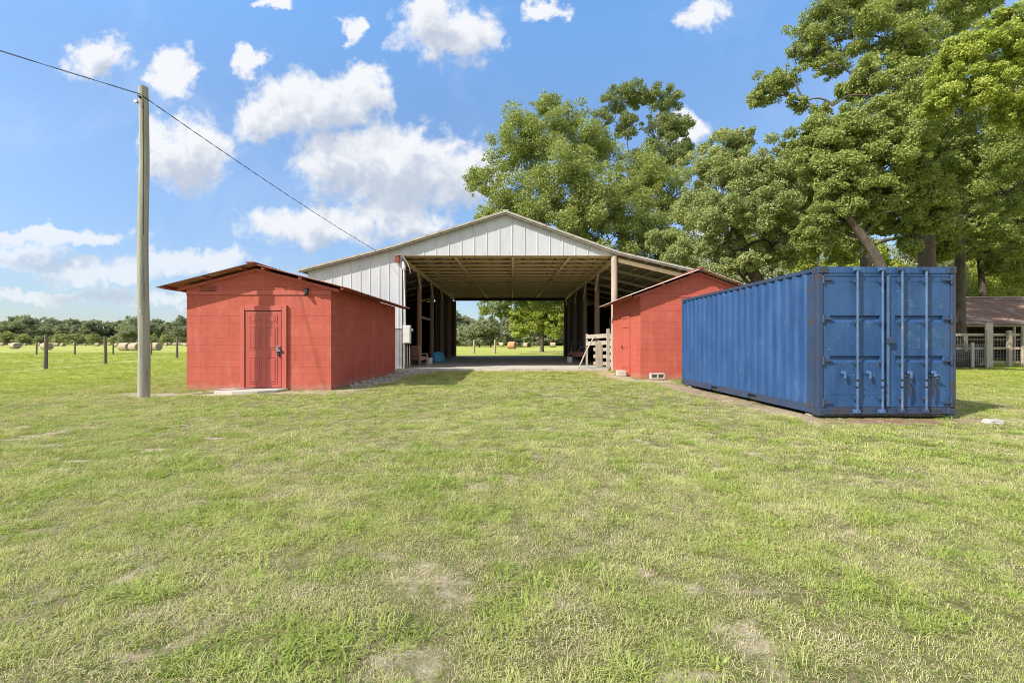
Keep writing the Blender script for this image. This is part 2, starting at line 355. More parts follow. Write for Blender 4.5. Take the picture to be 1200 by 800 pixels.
MAT['rust_sheet'] = pmat('rusted_roof_sheet', (0.22, 0.115, 0.075), (0.125, 0.075, 0.055), 1.2, 0.8, 0.004, 20, stretch=(2, 1, 1), stain=(0.40, 0.33, 0.28), sscale=0.9, slo=0.5, shi=0.66, samt=0.8)
MAT['green_board'] = pmat('faded_green_board', (0.30, 0.38, 0.34), (0.24, 0.3, 0.27), 4, 0.7)
MAT['stone'] = pmat('limestone', (0.40, 0.37, 0.33), (0.29, 0.26, 0.23), 5, 0.95, 0.01, 30)

def leaf_mat(name, ca, cb, cc, trans=0.24):
    m = bpy.data.materials.new(name); m.use_nodes = True; t = m.node_tree; t.nodes.clear()
    out = N(t, 'ShaderNodeOutputMaterial')
    g = N(t, 'ShaderNodeNewGeometry')
    tcn = N(t, 'ShaderNodeTexCoord')
    n = N(t, 'ShaderNodeTexNoise'); n.inputs['Scale'].default_value = 0.45; n.inputs['Detail'].default_value = 4; t.links.new(tcn.outputs['Object'], n.inputs['Vector'])
    col = mixc(t, smooth(t, n.outputs[0], 0.35, 0.65), ca, cb)
    col = mixc(t, M(t, 'MULTIPLY', M(t, 'POWER', g.outputs['Random Per Island'], 1.6), 0.85), col, cc)
    b = N(t, 'ShaderNodeBsdfPrincipled'); b.inputs['Roughness'].default_value = 0.55; b.inputs['Specular IOR Level'].default_value = 0.35
    t.links.new(col, b.inputs['Base Color'])
    tr = N(t, 'ShaderNodeBsdfTranslucent'); t.links.new(mixc(t, 1.0, col, (1.5, 1.6, 0.75), 'MULTIPLY'), tr.inputs['Color'])
    mx = N(t, 'ShaderNodeMixShader'); mx.inputs[0].default_value = trans
    t.links.new(b.outputs[0], mx.inputs[1]); t.links.new(tr.outputs[0], mx.inputs[2]); t.links.new(mx.outputs[0], out.inputs[0])
    return m
LEAF = {
    'oak': leaf_mat('oak_leaves', (0.172, 0.222, 0.050), (0.235, 0.280, 0.066), (0.37, 0.40, 0.15)),
    'pale': leaf_mat('pale_oak_leaves', (0.205, 0.25, 0.085), (0.265, 0.305, 0.11), (0.42, 0.44, 0.20)),
    'dark': leaf_mat('dark_leaves', (0.135, 0.180, 0.055), (0.18, 0.22, 0.07), (0.28, 0.31, 0.13)),
    'bright': leaf_mat('bright_leaves', (0.255, 0.32, 0.048), (0.315, 0.37, 0.060), (0.42, 0.45, 0.12)),
    'sage': leaf_mat('sage_leaves', (0.26, 0.305, 0.16), (0.31, 0.355, 0.185), (0.46, 0.49, 0.31)),
    'far': leaf_mat('hazed_far_leaves', (0.19, 0.215, 0.125), (0.23, 0.255, 0.15), (0.32, 0.34, 0.22)),  # greyed and lightened, distance haze put into the leaf colour
    'faryellow': leaf_mat('far_yellow_leaves', (0.26, 0.29, 0.11), (0.30, 0.325, 0.13), (0.36, 0.37, 0.19)),
}
MAT['moss'] = pmat('grey_moss', (0.24, 0.24, 0.19), (0.17, 0.175, 0.13), 5, 0.95)

# ------------------------------------------------------------------ numpy noise for the ground
def _hash(ix, iy, s):
    h = (ix.astype(np.int64) * 374761393 + iy.astype(np.int64) * 668265263 + s * 974634233) & 0x7fffffff
    h = ((h ^ (h >> 13)) * 1274126177) & 0x7fffffff
    return ((h ^ (h >> 16)) & 0xffff) / 65535.0
def vnoise(x, y, s=0):
    ix, iy = np.floor(x), np.floor(y); fx, fy = x - ix, y - iy
    fx = fx * fx * (3 - 2 * fx); fy = fy * fy * (3 - 2 * fy)
    a, b = _hash(ix, iy, s), _hash(ix + 1, iy, s); c, d = _hash(ix, iy + 1, s), _hash(ix + 1, iy + 1, s)
    return (a * (1 - fx) + b * fx) * (1 - fy) + (c * (1 - fx) + d * fx) * fy
def fbm(x, y, f, s=0, o=4):
    v = 0; a = 0.5
    for k in range(o):
        v = v + a * vnoise(x * f + 17.3 * k, y * f - 9.1 * k, s + k); a *= 0.5; f *= 2.03
    return v / (1 - 0.5 ** o)
# bare patches read off the photo: (px, py, half width m, half depth m, rotation deg, strength)
BARE_PX = [(20, 605, .22, .10, 25, 1.0), (50, 596, .2, .06, 10, .9), (750, 662, .40, .12, -25, 1.15), (790, 680, .25, .10, -40, 1.1), (872, 735, .16, .30, 30, 1.2), (905, 770, .14, .25, 30, 1.0), (800, 785, .26, .10, -10, 1.1), (690, 640, .3, .10, 0, .8), (660, 700, .25, .08, -10, .8), (330, 720, .28, .09, 10, .8), (150, 760, .3, .1, 0, .8),
           (330, 650, .2, .12, -10, .8), (640, 465, .8, .5, 0, .8), (430, 490, .8, .25, 0, .6),
           (355, 548, .3, .12, 0, .8), (1075, 545, .5, .2, 0, .6), (1160, 560, .5, .15, 10, .7), (940, 530, .6, .2, -10, .6), (60, 690, .3, .2, 0, .6),
           (1000, 700, .3, .15, -15, .6), (1060, 770, .3, .12, 0, .6), (880, 690, .16, .1, 0, .7), (700, 560, .5, .2, 0, .4)]
BARE = []
for (px, py, rx, ry, ro, st) in BARE_PX:
    X, Y = G(px, py); BARE.append((X, Y, rx * .85, ry * .52, R(ro), st * .8))
# worn ground beside the buildings (metres)
BARE += [(-8.6, 11.6, 2.2, .55, 0, 1.0), (-6.6, 12.1, 2.6, .5, 0, .9), (-5.0, 12.5, .9, .4, 0, .9), (-4.5, 15.6, .55, 3.2, 0, 1.1), (-4.4, 19.6, .7, 2.6, 0, 1.2), (-2.5, 21.2, 4.0, .7, 0, .9), (2.5, 21.3, 4.0, .55, 0, .9),
         (4.1, 18.3, .55, 3.4, 0, 1.1), (4.9, 15.6, .9, .6, 0, 1.1), (4.95, 12.0, .42, 3.3, 0, 1.15), (5.1, 8.5, .4, 1.4, 0, 1.0), (6.5, 7.58, 1.8, .24, 0, 1.25), (8.5, 7.6, .6, .12, 0, .8),
         (-23.7, 24, .5, 5, R(17), .75), (-26, 31, .5, 5, R(17), .75), (-22, 19, .5, 5, R(17), .6), (-13.5, 12.6, 2.2, .3, 0, .35), (25, 24.4, 3, .5, 0, .5), (6, 60, 7, 2.2, 0, .7)]
def bare(x, y):
    nxw = fbm(x, y, 3.5, 11) - .5; nyw = fbm(x, y, 3.5, 23) - .5; nxf = fbm(x, y, 9, 31) - .5; nyf = fbm(x, y, 9, 33) - .5
    v = np.zeros_like(x)
    for (cx, cy, rx, ry, ro, st) in BARE:
        wa, wb = min(.85, 1.3 * rx), min(.85, 1.6 * ry); dx, dy = x + nxw * wa + nxf * wa * .7 - cx, y + nyw * wb + nyf * wb * .7 - cy; c, s = math.cos(ro), math.sin(ro)
        q = ((dx * c + dy * s) / rx) ** 2 + ((-dx * s + dy * c) / ry) ** 2
        v = np.maximum(v, st * np.clip(1.35 - np.sqrt(q), 0, 1))
    n = fbm(x, y * 1.25, 3.4, 5); n2 = fbm(x, y, 0.45, 41)
    near = np.clip((14 - y) / 8, 0.2, 1.0)
    n3 = fbm(x, y * 1.3, 5.5, 15)
    w = np.clip((n - .56 + (n2 - .5) * .16 + (n3 - .5) * .35) * 5.0, 0, 1) * near * 0.8 * np.clip((y - 1.2) / 4, .62, 1)
    return np.clip(np.maximum(v, w) + (fbm(x, y, 6, 77) - .5) * .35 * (v + w > 0.05), 0, 1)
def gz(x, y):
    z = (fbm(x, y, 0.5, 91, 3) - .5) * 0.07 * np.clip((22 - y) / 8, 0.1, 1)
    z -= 0.05 * np.exp(-(((x + 9.2) / 1.6) ** 2 + ((y - 11.3) / 1.0) ** 2))
    z -= 0.03
    # the field falls and rises very slightly far out
    z += np.clip((np.hypot(x, y) - 60) / 200, 0, 1) * (fbm(x, y, 0.012, 3, 2) - .5) * 0.6
    return z
def axis(neg, pos, base, growth):
    a = [0.0]; s = base
    while a[-1] < pos: a.append(a[-1] + s); s = max(base, growth * a[-1])
    b = [0.0]
    while b[-1] > neg: b.append(b[-1] - max(base, growth * -b[-1]))
    return np.array(b[:0:-1] + a)
gx = axis(-2500, 2500, 0.12, 0.035); gy = axis(-300, 3000, 0.10, 0.022)
XX, YY = np.meshgrid(gx, gy, indexing='ij'); ZZ = gz(XX, YY)
nx, ny = XX.shape
vid = np.arange(nx * ny).reshape(nx, ny)
q = np.stack([vid[:-1, :-1], vid[1:, :-1], vid[1:, 1:], vid[:-1, 1:]], -1).reshape(-1, 4)
def np_mesh(name, V, Q, mat, parent=None, smooth=False):
    me = bpy.data.meshes.new(name); k = Q.shape[1]
    me.vertices.add(len(V)); me.vertices.foreach_set('co', np.ascontiguousarray(V, dtype=np.float32).ravel())
    me.loops.add(Q.size); me.loops.foreach_set('vertex_index', np.ascontiguousarray(Q, dtype=np.int32).ravel())
    me.polygons.add(len(Q)); me.polygons.foreach_set('loop_start', np.arange(0, Q.size, k, dtype=np.int32))
    me.polygons.foreach_set('use_smooth', np.full(len(Q), smooth))
    me.update(calc_edges=True); me.validate()
    me.materials.append(mat)
    o = bpy.data.objects.new(name, me); COL.objects.link(o)
    if parent: o.parent = parent
    return o
def ground_mat():
    m = bpy.data.materials.new('lawn_soil'); m.use_nodes = True; t = m.node_tree; b = t.nodes['Principled BSDF']
    at = N(t, 'ShaderNodeAttribute', attribute_name='bare'); fa = N(t, 'ShaderNodeAttribute', attribute_name='field')
    tcn = N(t, 'ShaderNodeTexCoord')
    def no(sc, d=6, r=0.65, st=(1, 1, 1)):
        n = N(t, 'ShaderNodeTexNoise'); n.inputs['Scale'].default_value = sc; n.inputs['Detail'].default_value = d; n.inputs['Roughness'].default_value = r
        t.links.new(VM(t, 'MULTIPLY', tcn.outputs['Object'], st), n.inputs['Vector']); return n.outputs[0]
    a, bb, c, d = no(30, 8), no(2.2), no(0.35), no(120, 4)
    green = mixc(t, smooth(t, bb, .35, .65), (0.10, 0.125, 0.03), (0.165, 0.18, 0.055))
    thatch = mixc(t, smooth(t, d, .35, .65), (0.15, 0.125, 0.07), (0.30, 0.25, 0.15))
    turf = mixc(t, smooth(t, a, .42, .62), green, thatch)
    fieldc = mixc(t, smooth(t, c, .35, .65), (0.295, 0.34, 0.066), (0.345, 0.36, 0.088))
    fieldc = mixc(t, M(t, 'MULTIPLY', smooth(t, no(0.06, 5, 0.6, (0.4, 2, 1)), .5, .7), 0.5), fieldc, (0.41, 0.39, 0.15))
    turf = mixc(t, fa.outputs['Fac'], turf, fieldc)
    sand = mixc(t, smooth(t, a, .35, .65), (0.50, 0.43, 0.33), (0.31, 0.26, 0.17)); sand = mixc(t, smooth(t, no(60, 9, .75), .52, .62), sand, (0.36, 0.31, 0.15))
    bf = smooth(t, M(t, 'ADD', at.outputs['Fac'], M(t, 'MULTIPLY', M(t, 'SUBTRACT', no(9, 9, .72), .5), 1.5)), .30, .75)
    mul = N(t, 'ShaderNodeAttribute', attribute_name='mulch')
    sand = mixc(t, mul.outputs['Fac'], sand, mixc(t, smooth(t, a, .35, .65), (0.20, 0.115, 0.075), (0.31, 0.21, 0.15)))
    col = mixc(t, bf, turf, sand)
    t.links.new(col, b.inputs['Base Color']); b.inputs['Roughness'].default_value = 0.95; b.inputs['Specular IOR Level'].default_value = 0.1
    bn = N(t, 'ShaderNodeBump'); bn.inputs['Distance'].default_value = 0.03; bn.inputs['Strength'].default_value = 0.8
    t.links.new(M(t, 'ADD', a, M(t, 'MULTIPLY', d, .5)), bn.inputs['Height']); t.links.new(bn.outputs[0], b.inputs['Normal'])
    return m
ground = np_mesh('ground', np.stack([XX, YY, ZZ], -1).reshape(-1, 3), q, ground_mat(), smooth=True)
tag(ground, kind='structure')
bv = bare(XX, YY).ravel()
def addattr(o, n, v):
    a = o.data.attributes.new(n, 'FLOAT', 'POINT'); a.data.foreach_set('value', np.ascontiguousarray(v, dtype=np.float32).ravel())
addattr(ground, 'bare', bv)
fld = np.clip(np.maximum((np.hypot(XX, YY) - 15) / 14, (-XX - 9) / 8 * (YY > 10)), 0, 1)
thin = np.maximum(np.clip((np.abs(XX) - np.maximum(1.9 * YY, 14.5)) / 1.5, 0, 1), np.clip((-4.0 - YY) / 1.0, 0, 1))
fld = np.maximum(fld, thin * .85)
addattr(ground, 'field', fld)
mulch = np.clip(1.4 - np.sqrt(((XX - 6.5) / 1.7) ** 2 + ((YY - 7.6) / .5) ** 2), 0, 1)
mulch = np.maximum(mulch, np.clip(1.4 - np.sqrt(((XX - 5.0) / .6) ** 2 + ((YY - 11.5) / 3.5) ** 2), 0, 1) * .6)
addattr(ground, 'mulch', mulch)

# ------------------------------------------------------------------ barn
BY0, BY1 = 21.5, 41.5
XL, XR, XA = -5.25, 4.87, -0.3
ZE, ZA = 5.42, 7.45
def roof_z(x):
    if x < -5.6: return 5.80 + (x + 5.6) * 0.255
    if x < XA: return ZA + (x - XA) * (ZA - 5.80) / (XA + 5.6)
    if x < 5.0: return ZA - (x - XA) * (ZA - 5.53) / (5.0 - XA)
    return 5.53 - (x - 5.0) * 0.235
barn = thing('pole_barn', 'large open pole barn with white metal gable between the two red sheds', 'barn', (0, BY0, 0))
L = BY1 - BY0
def rib_sheet(mb, x0, x1, top, bot, y, pitch=0.6, rib=0.022, th=0.006):
    xs = []
    k = math.ceil((x0 - 0.2) / pitch) * pitch
    pts = [(x0, 0)]
    while k < x1:
        for dx, h in ((-.035, 0), (-.018, 1), (.018, 1), (.035, 0)):
            if x0 + .005 < k + dx < x1 - .005: pts.append((k + dx, h))
        k += pitch
    for bp in (XA, -5.6, 5.0):
        if x0 < bp < x1 and not any(abs(p[0] - bp) < .03 for p in pts): pts.append((bp, 0))
    pts.append((x1, 0)); pts.sort()
    for off, fl in ((0, False), (th, True)):
        g = [[(x, y - h * rib + off, bot(x)) for x, h in pts], [(x, y - h * rib + off, top(x)) for x, h in pts]]
        mb.grid(g, smooth=False, flip=fl)
    return mb
mb = rib_sheet(MB(), XL - .1, XR + .15, lambda x: roof_z(x) - .05, lambda x: ZE, -.02)
mb.build('gable_panel', MAT['galv'], barn)
mb = MB().bx(XL - .1, XR + .15, 0.0, .05, ZE - .03, ZE + .10); mb.build('gable_beam', MAT['lumber'], barn)
mb = rib_sheet(MB(), -9.7, XL + .02, lambda x: roof_z(x) - .05, lambda x: 1.95, 0.0, pitch=0.45, rib=.02)
mb.build('lean_wall', MAT['galv'], barn)
mb = rib_sheet(MB(), -9.68, XL + .0, lambda x: 1.96, lambda x: -.05, 0.03, pitch=0.3, rib=.015)
mb.build('lower_wall', MAT['galv_grey'], barn)
mb = rib_sheet(MB(), XL - .1, XR + .15, lambda x: roof_z(x) - .03, lambda x: ZE - .1, L + .12)
mb.build('rear_gable', MAT['roof_under'], barn)
# roof sheets: two slopes and two lean-to slopes, corrugated along the slope
def roof_slab(mb, xa, xb, za, zb, y0, y1, pitch=0.18, amp=.012, th=.012):
    n = int((y1 - y0) / pitch * 4); ys = np.linspace(y0, y1, n)
    for off, fl in ((0.0, xa < xb), (-th, xa > xb)):
        g = [[(x, y, z + off + amp * math.sin(y / pitch * 2 * math.pi)) for y in ys] for x, z in ((xa, za), ((xa + xb) / 2, (za + zb) / 2), (xb, zb))]
        mb.grid(g, smooth=True, flip=not fl)
    return mb
RO = -.28
mb = MB(); roof_slab(mb, XA, -5.6, ZA + .02, roof_z(-5.6) + .02, RO, L + .3); roof_slab(mb, XA, 5.0, ZA + .02, roof_z(5.0 - 1e-6) + .02, RO, L + .3)
mb.build('roof', MAT['roof_under'], barn)
mb = MB(); roof_slab(mb, -5.5, -10.1, roof_z(-5.5) - .03, roof_z(-10.1), RO, L + .3); mb.build('lean_roof', MAT['roof_under'], barn)
mb = MB(); roof_slab(mb, 4.9, 9.9, roof_z(4.9) - .06, roof_z(9.9), RO, L + .3); mb.build('lean_roof', MAT['roof_under'], barn)
# rake trim along the front edge
def rake(mb, xs, dz0, dz1, y0, y1):
    for a, b in zip(xs[:-1], xs[1:]):
        za, zb = roof_z(a), roof_z(b)
        vs = [(a, y0, za + dz0), (b, y0, zb + dz0), (b, y0, zb + dz1), (a, y0, za + dz1), (a, y1, za + dz0), (b, y1, zb + dz0), (b, y1, zb + dz1), (a, y1, za + dz1)]
        mb.add(vs, [(0, 1, 2, 3), (7, 6, 5, 4), (4, 5, 1, 0), (3, 2, 6, 7), (0, 3, 7, 4), (1, 5, 6, 2)])
    return mb
rake(MB(), [-10.1, -5.6, XA, 5.0 - 1e-4, 9.9], -.05, .045, RO - .03, RO).build('rake_trim', MAT['roof_edge'], barn)
rake(MB(), [-10.0, -5.6, XA, 5.0 - 1e-4, 9.8], -.12, -.06, RO + .02, RO + .06).build('rake_board', MAT['roof_edge'], barn)
rake(MB(), [5.05, 9.7], -.42, -.24, -.02, .04).build('lean_rafter', MAT['lumber'], barn)
MB().beam((XA, RO, ZA + .05), (XA, L + .3, ZA + .05), .3, .03).build('ridge_cap', MAT['roof_edge'], barn)
# trusses: level bottom chord with two top chords and webs
NT = 17
mb = MB()
mb.bx(XL - .1, XR + .12, -.06, .06, ZE - .05, ZE + .06)
def tz(x): return roof_z(x) - .10
for a, b in ((XL, XA), (XR, XA)):
    mb.beam((a, 0, tz(a)), (b, 0, tz(b)), .045, .13)
for xb, xt in ((-3.2, -2.4), (-1.0, -2.4), (-1.0, XA), (.5, XA), (.5, 1.9), (2.7, 1.9)):
    mb.beam((xb, .045, ZE), (xt, .045, tz(xt)), .04, .09)
tr0 = mb.build('truss', MAT['lumber'], barn)
for i in range(NT):
    o = tr0 if i == 0 else tr0.copy()
    if i: COL.objects.link(o); o.parent = barn
    o.location = (0, .35 + i * (L - .7) / (NT - 1), 0)
# purlins along the barn, on top of the trusses
for x in list(np.arange(XL + .5, XA, .75)) + list(np.arange(XR - .5, XA, -.75)):
    MB().beam((x, RO + .08, roof_z(x) - .055), (x, L + .2, roof_z(x) - .055), .09, .045).build('purlin', MAT['lumber'], barn)
for sg, xs in ((1, np.arange(5.6, 9.9, .8)), (-1, -np.arange(6.2, 10.0, .8))):
    for x in xs: MB().beam((x, RO + .1, roof_z(x) - .08), (x, L + .2, roof_z(x) - .08), .09, .05)  .build('purlin', MAT['old_lumber'], barn)
    for y in np.linspace(.3, L - .3, 8):
        a, b = (xs[0] - .5 * sg, xs[-1]) if sg > 0 else (xs[0] + .5, xs[-1])
        MB().beam((a, y, roof_z(a) - .19), (b, y, roof_z(b) - .19), .05, .15).build('rafter', MAT['old_lumber'], barn)
# runners under the bottom chords
for x, dx in ((-2.7, .5), (.05, 0), (2.75, -.5)):
    MB().beam((x, .1, ZE - .075), (x + dx, L - .2, ZE - .075), .13, .04).build('runner', MAT['lumber'], barn)
# eave beams
for x in (XL, XR):
    MB().bx(x - .04, x + .04, .1, L, ZE - .30, ZE - .056).build('eave_beam', MAT['lumber'], barn)
# posts
LP_ = [0.1, 4.0, 8.0, 12.0, 15.8, 19.8]; RP_ = [0.1, 4.3, 8.5, 12.7, 16.5, 19.8]
pm = MB().tube([(0, 0, -.1), (0, 0, 2.5), (0, 0, ZE - .36)], [.16, .145, .135], 12, jit=.03)
first = None
for x, ys in ((XL + .02, LP_), (XR - .02, RP_)):
    for y in ys:
        if x > 0 and y < .2:
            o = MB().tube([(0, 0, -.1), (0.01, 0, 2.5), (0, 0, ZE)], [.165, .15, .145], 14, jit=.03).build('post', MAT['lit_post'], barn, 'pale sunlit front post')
            o.location = (x, -.02, 0); continue
        if first is None: first = pm.build('post', MAT['post_wood'], barn); o = first
        else: o = first.copy(); COL.objects.link(o); o.parent = barn
        o.location = (x, y + (0.12 if y < .2 else 0), 0)
for x, ys, s in ((XL, LP_, 1), (XR, RP_, -1)):          # knee braces along the rows
    for y in ys[1:4]:
        MB().beam((x + .12 * s, y + .05, ZE - 1.25), (x + .12 * s, y - .95, ZE - .34), .045, .13).build('knee_brace', MAT['lumber'], barn)
# outer side walls, stalls along the rows
def board_wall(mb, a, b, z0, z1, w=.2, gap=.012, th=.03):
    a, b = Vector(a), Vector(b); d = (b - a); n = math.ceil(d.length / w); w = d.length / n; u = d.normalized()
    for i in range(n):
        c = a + u * (w * (i + .5)); rz = math.atan2(u.y, u.x)
        nv = Vector((-u.y, u.x, 0)) * (.012 * (i % 2)); mb.box((c.x + nv.x, c.y + nv.y, (z0 + z1) / 2 + random.uniform(-.03, .03)), (w + .02, th, z1 - z0), Matrix.Rotation(rz, 3, 'Z'))
    return mb
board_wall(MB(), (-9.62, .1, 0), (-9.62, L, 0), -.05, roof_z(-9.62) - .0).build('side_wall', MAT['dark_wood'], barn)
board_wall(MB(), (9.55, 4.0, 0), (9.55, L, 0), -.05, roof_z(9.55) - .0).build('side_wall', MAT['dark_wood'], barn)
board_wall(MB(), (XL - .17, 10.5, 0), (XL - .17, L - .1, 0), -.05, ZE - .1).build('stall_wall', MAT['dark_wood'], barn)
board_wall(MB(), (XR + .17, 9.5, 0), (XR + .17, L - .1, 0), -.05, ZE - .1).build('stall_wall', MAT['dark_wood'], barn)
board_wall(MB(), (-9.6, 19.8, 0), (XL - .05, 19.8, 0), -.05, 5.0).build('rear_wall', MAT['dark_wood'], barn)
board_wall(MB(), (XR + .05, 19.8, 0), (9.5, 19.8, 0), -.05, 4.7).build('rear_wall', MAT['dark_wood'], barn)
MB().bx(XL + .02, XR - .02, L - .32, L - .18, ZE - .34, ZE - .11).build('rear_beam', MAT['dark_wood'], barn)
MB().beam((XL, 4.1, 2.75), (XL, 8.0, 2.75), .05, .13).build('rail', MAT['old_lumber'], barn)
MB().bx(XL + .06, XL + .16, .0, .045, -.05, 5.3).build('corner_board', MAT['galv_grey'], barn)
mb = MB().bx(XL - .2, XR - .35, -.3, L + .2, -.12, .055); mb.build('floor_slab', MAT['concrete'], barn)

# lamp, meter box, conduit on the barn's corner
lm = thing('yard_light', 'small white yard light on the barn corner above the meter box', 'light', (XL + .06, BY0 - .02, 4.75))
MB().tube([(-.05, 0, .25), (-.02, -.1, .32), (.06, -.2, .30)], .018, 8).build('arm', MAT['white_paint'], lm)
mb = MB(); mb.tube([(.06, -.2, .34), (.08, -.2, .22), (.10, -.2, .10), (.115, -.2, .04)], [.03, .07, .085, .10], 12); mb.build('lamp_shade', MAT['white_paint'], lm)
mb = MB(); mb.tube([(.10, -.2, .06), (.115, -.2, -.02), (.12, -.2, -.07)], [.06, .085, .03], 12); mb.build('lamp_globe', MAT['white_paint'], lm)
wl = thing('weatherhead', 'rusty service mast with a looped cable under the barn eave', 'service mast', (XL - .16, BY0 - .14, 4.95))
MB().bbox((0, 0, .28), (.22, .16, .34), .02).build('mast_head', MAT['red_dark'], wl)
pts = [(-.05, -.08, .42)] + [(.05 + .62 * (1 - math.cos(t)) * .5, -.1, .42 + .16 * math.sin(t) - .12 * t * t) for t in np.linspace(.1, 2.7, 14)]
MB().tube(pts, .020, 7).build('cable_loop', MAT['lit_post'], wl)
mbx = thing('meter_box', 'tall white electric meter box on the barn corner beside the red shed', 'electric box', (XL + .28, BY0 - .1, 1.15))
MB().bbox((0, 0, .52), (.36, .20, .86), .012).build('cabinet', MAT['white_paint'], mbx)
MB().bbox((0, -.115, .52), (.30, .02, .78), .006).build('cabinet_door', MAT['white_paint'], mbx)
MB().cyl((.21, -.02, .72), (.29, -.02, .72), .075, 14).build('meter_dial', MAT['grey_pipe'], mbx)
for x in (-.1, .02, .12):
    MB().tube([(x, 0, .1), (x, 0, -1.2)], .022, 8).build('conduit', MAT['grey_pipe'], mbx)
MB().tube([(-.08, 0, .95), (-.1, 0, 2.2), (-.16, 0, 3.75)], .026, 8).build('riser', MAT['white_paint'], mbx)

# ------------------------------------------------------------------ sheds
def corr_roof(mb, xr, xe, zr, ze, y0, y1, pitch=.076, amp=.011, th=.008):
    n = int((y1 - y0) / pitch * 6); ys = np.linspace(y0, y1, n)
    s = 1 if xe > xr else -1
    for off, up in ((0, True), (-th, False)):
        g = [[(xr + (xe - xr) * k, y, zr + (ze - zr) * k + off + amp * math.sin(y / pitch * 2 * math.pi)) for y in ys] for k in (0, .5, 1)]
        mb.grid(g, smooth=True, flip=(s > 0) != up)
    # close the eave edge
    g = [[(xe, y, ze + o + amp * math.sin(y / pitch * 2 * math.pi)) for y in ys] for o in (0, -th)]
    mb.grid(g, smooth=False); return mb

def shed(name, label, x0, y0, x1, depth, xa, za, xe0, xe1, slope, over, roofmat):
    t = thing(name, label, 'shed', ((x0 + x1) / 2, y0, 0)); cx = (x0 + x1) / 2
    a = xa - cx
    rz = lambda x: za - slope * abs(x - a)
    w0, w1 = x0 - cx, x1 - cx
    dz = .10
    poly = [(w0, -.15), (w1, -.15), (w1, rz(w1) - dz), (a, za - dz), (w0, rz(w0) - dz)]
    MB().prism(poly, 0, depth).build('wall', MAT['red_block'], t)
    e0, e1 = xe0 - cx, xe1 - cx
    mb = MB(); corr_roof(mb, a, e0, za, rz(e0), -over, depth + .15); corr_roof(mb, a, e1, za, rz(e1), -over, depth + .15)
    rf = mb.build('roof', roofmat, t)
    MB().beam((a, -over - .02, za + .015), (a, depth + .15, za + .015), .22, .035).build('ridge_cap', MAT['red_dark'], rf)
    # purlins carrying the sheets, their ends show under the rake
    for k in (.12, .5, .93):
        for e in (e0, e1):
            x = a + (e - a) * k
            MB().beam((x, -over + .04, rz(x) - .055), (x, depth + .1, rz(x) - .055), .09, .07).build('purlin', MAT['red_dark'], t)
    for e in (e0, e1):                                     # rake board and wall plate rafters
        MB().beam((a, -.025, za - .135), (e * .86 + a * .14, -.025, rz(e * .86 + a * .14) - .135), .045, .08).build('rafter', MAT['red_wood'], t)
    return t, w0, w1, rz
ls, w0, w1, rz = shed('red_shed', 'red painted block shed with panel door beside the wooden utility pole', -9.06, 12.6, -5.04, 6.9, -7.10, 3.45, -9.66, -4.44, .255, .34, MAT['rust_roof'])
MB().bx(w0, w1, -.022, -.004, 2.62, 2.74).build('gable_band', MAT['red_wood'], ls)
# door: x px 287..335
lx = -7.05
dx0, dx1 = (288.5 - 600) / F * 12.6 - lx, (330.5 - 600) / F * 12.6 - lx
d = MB(); d.bbox(((dx0 + dx1) / 2, -.02, 1.10), (dx1 - dx0, .04, 2.12), .006)
dw = dx1 - dx0
for (fx, fz, fw, fh) in ((.28, 1.95, .30, .22), (.72, 1.95, .30, .22), (.28, 1.42, .30, .62), (.72, 1.42, .30, .62), (.28, .52, .30, .72), (.72, .52, .30, .72)):
    cxp = dx0 + dw * fx; ww = fw * dw
    for (px_, pz_, sx_, sz_) in ((cxp, fz + fh / 2, ww, .022), (cxp, fz - fh / 2, ww, .022), (cxp - ww / 2, fz, .022, fh), (cxp + ww / 2, fz, .022, fh)):
        d.bbox((px_, -.042, pz_), (sx_ + .02, .014, sz_), .004)
    d.bbox((cxp, -.044, fz), (ww - .09, .016, fh - .09), .006)
door = d.build('door', MAT['red_door'], ls)
MB().bbox((dx1 - .07, -.055, 1.12), (.10, .03, .16), .006).cyl((dx1 - .07, -.05, 1.16), (dx1 - .07, -.13, 1.16), .03, 12).build('handle', MAT['grey_pipe'], door)
MB().bbox((dx1 - .02, -.06, 1.02), (.20, .02, .05), .004).bbox((dx1 - .06, -.075, .95), (.06, .03, .09), .008).tube([(dx1 - .08, -.075, .98), (dx1 - .08, -.075, 1.05), (dx1 - .04, -.075, 1.05), (dx1 - .04, -.075, .98)], .006, 6).build('padlock', MAT['dark_metal'], door)
fr = MB(); fr.bbox((dx0 - .075, -.03, 1.12), (.11, .06, 2.26), .006); fr.bbox((dx1 + .085, -.03, 1.16), (.13, .06, 2.34), .006); fr.bbox(((dx0 + dx1) / 2, -.028, 2.245), (dw + .02, .055, .13), .006)
fr.build('door_frame', MAT['red_wood'], ls)
MB().bx(dx0 - .02, dx1 + .02, -.012, -.004, .02, 2.18).build('door_gap_shade', MAT['black'], ls)  # black sheet behind the door stands in for shade in its gaps
MB().bbox((-1.4, -.012, 2.79), (.42, .02, .14), .004).build('gable_vent', MAT['red_dark'], ls)
MB().bbox((1.34, -.05, 2.72), (.10, .10, .16), .01).cyl((1.34, -.10, 2.66), (1.34, -.12, 2.60), .04, 10).build('outlet_box', MAT['dark_metal'], ls)

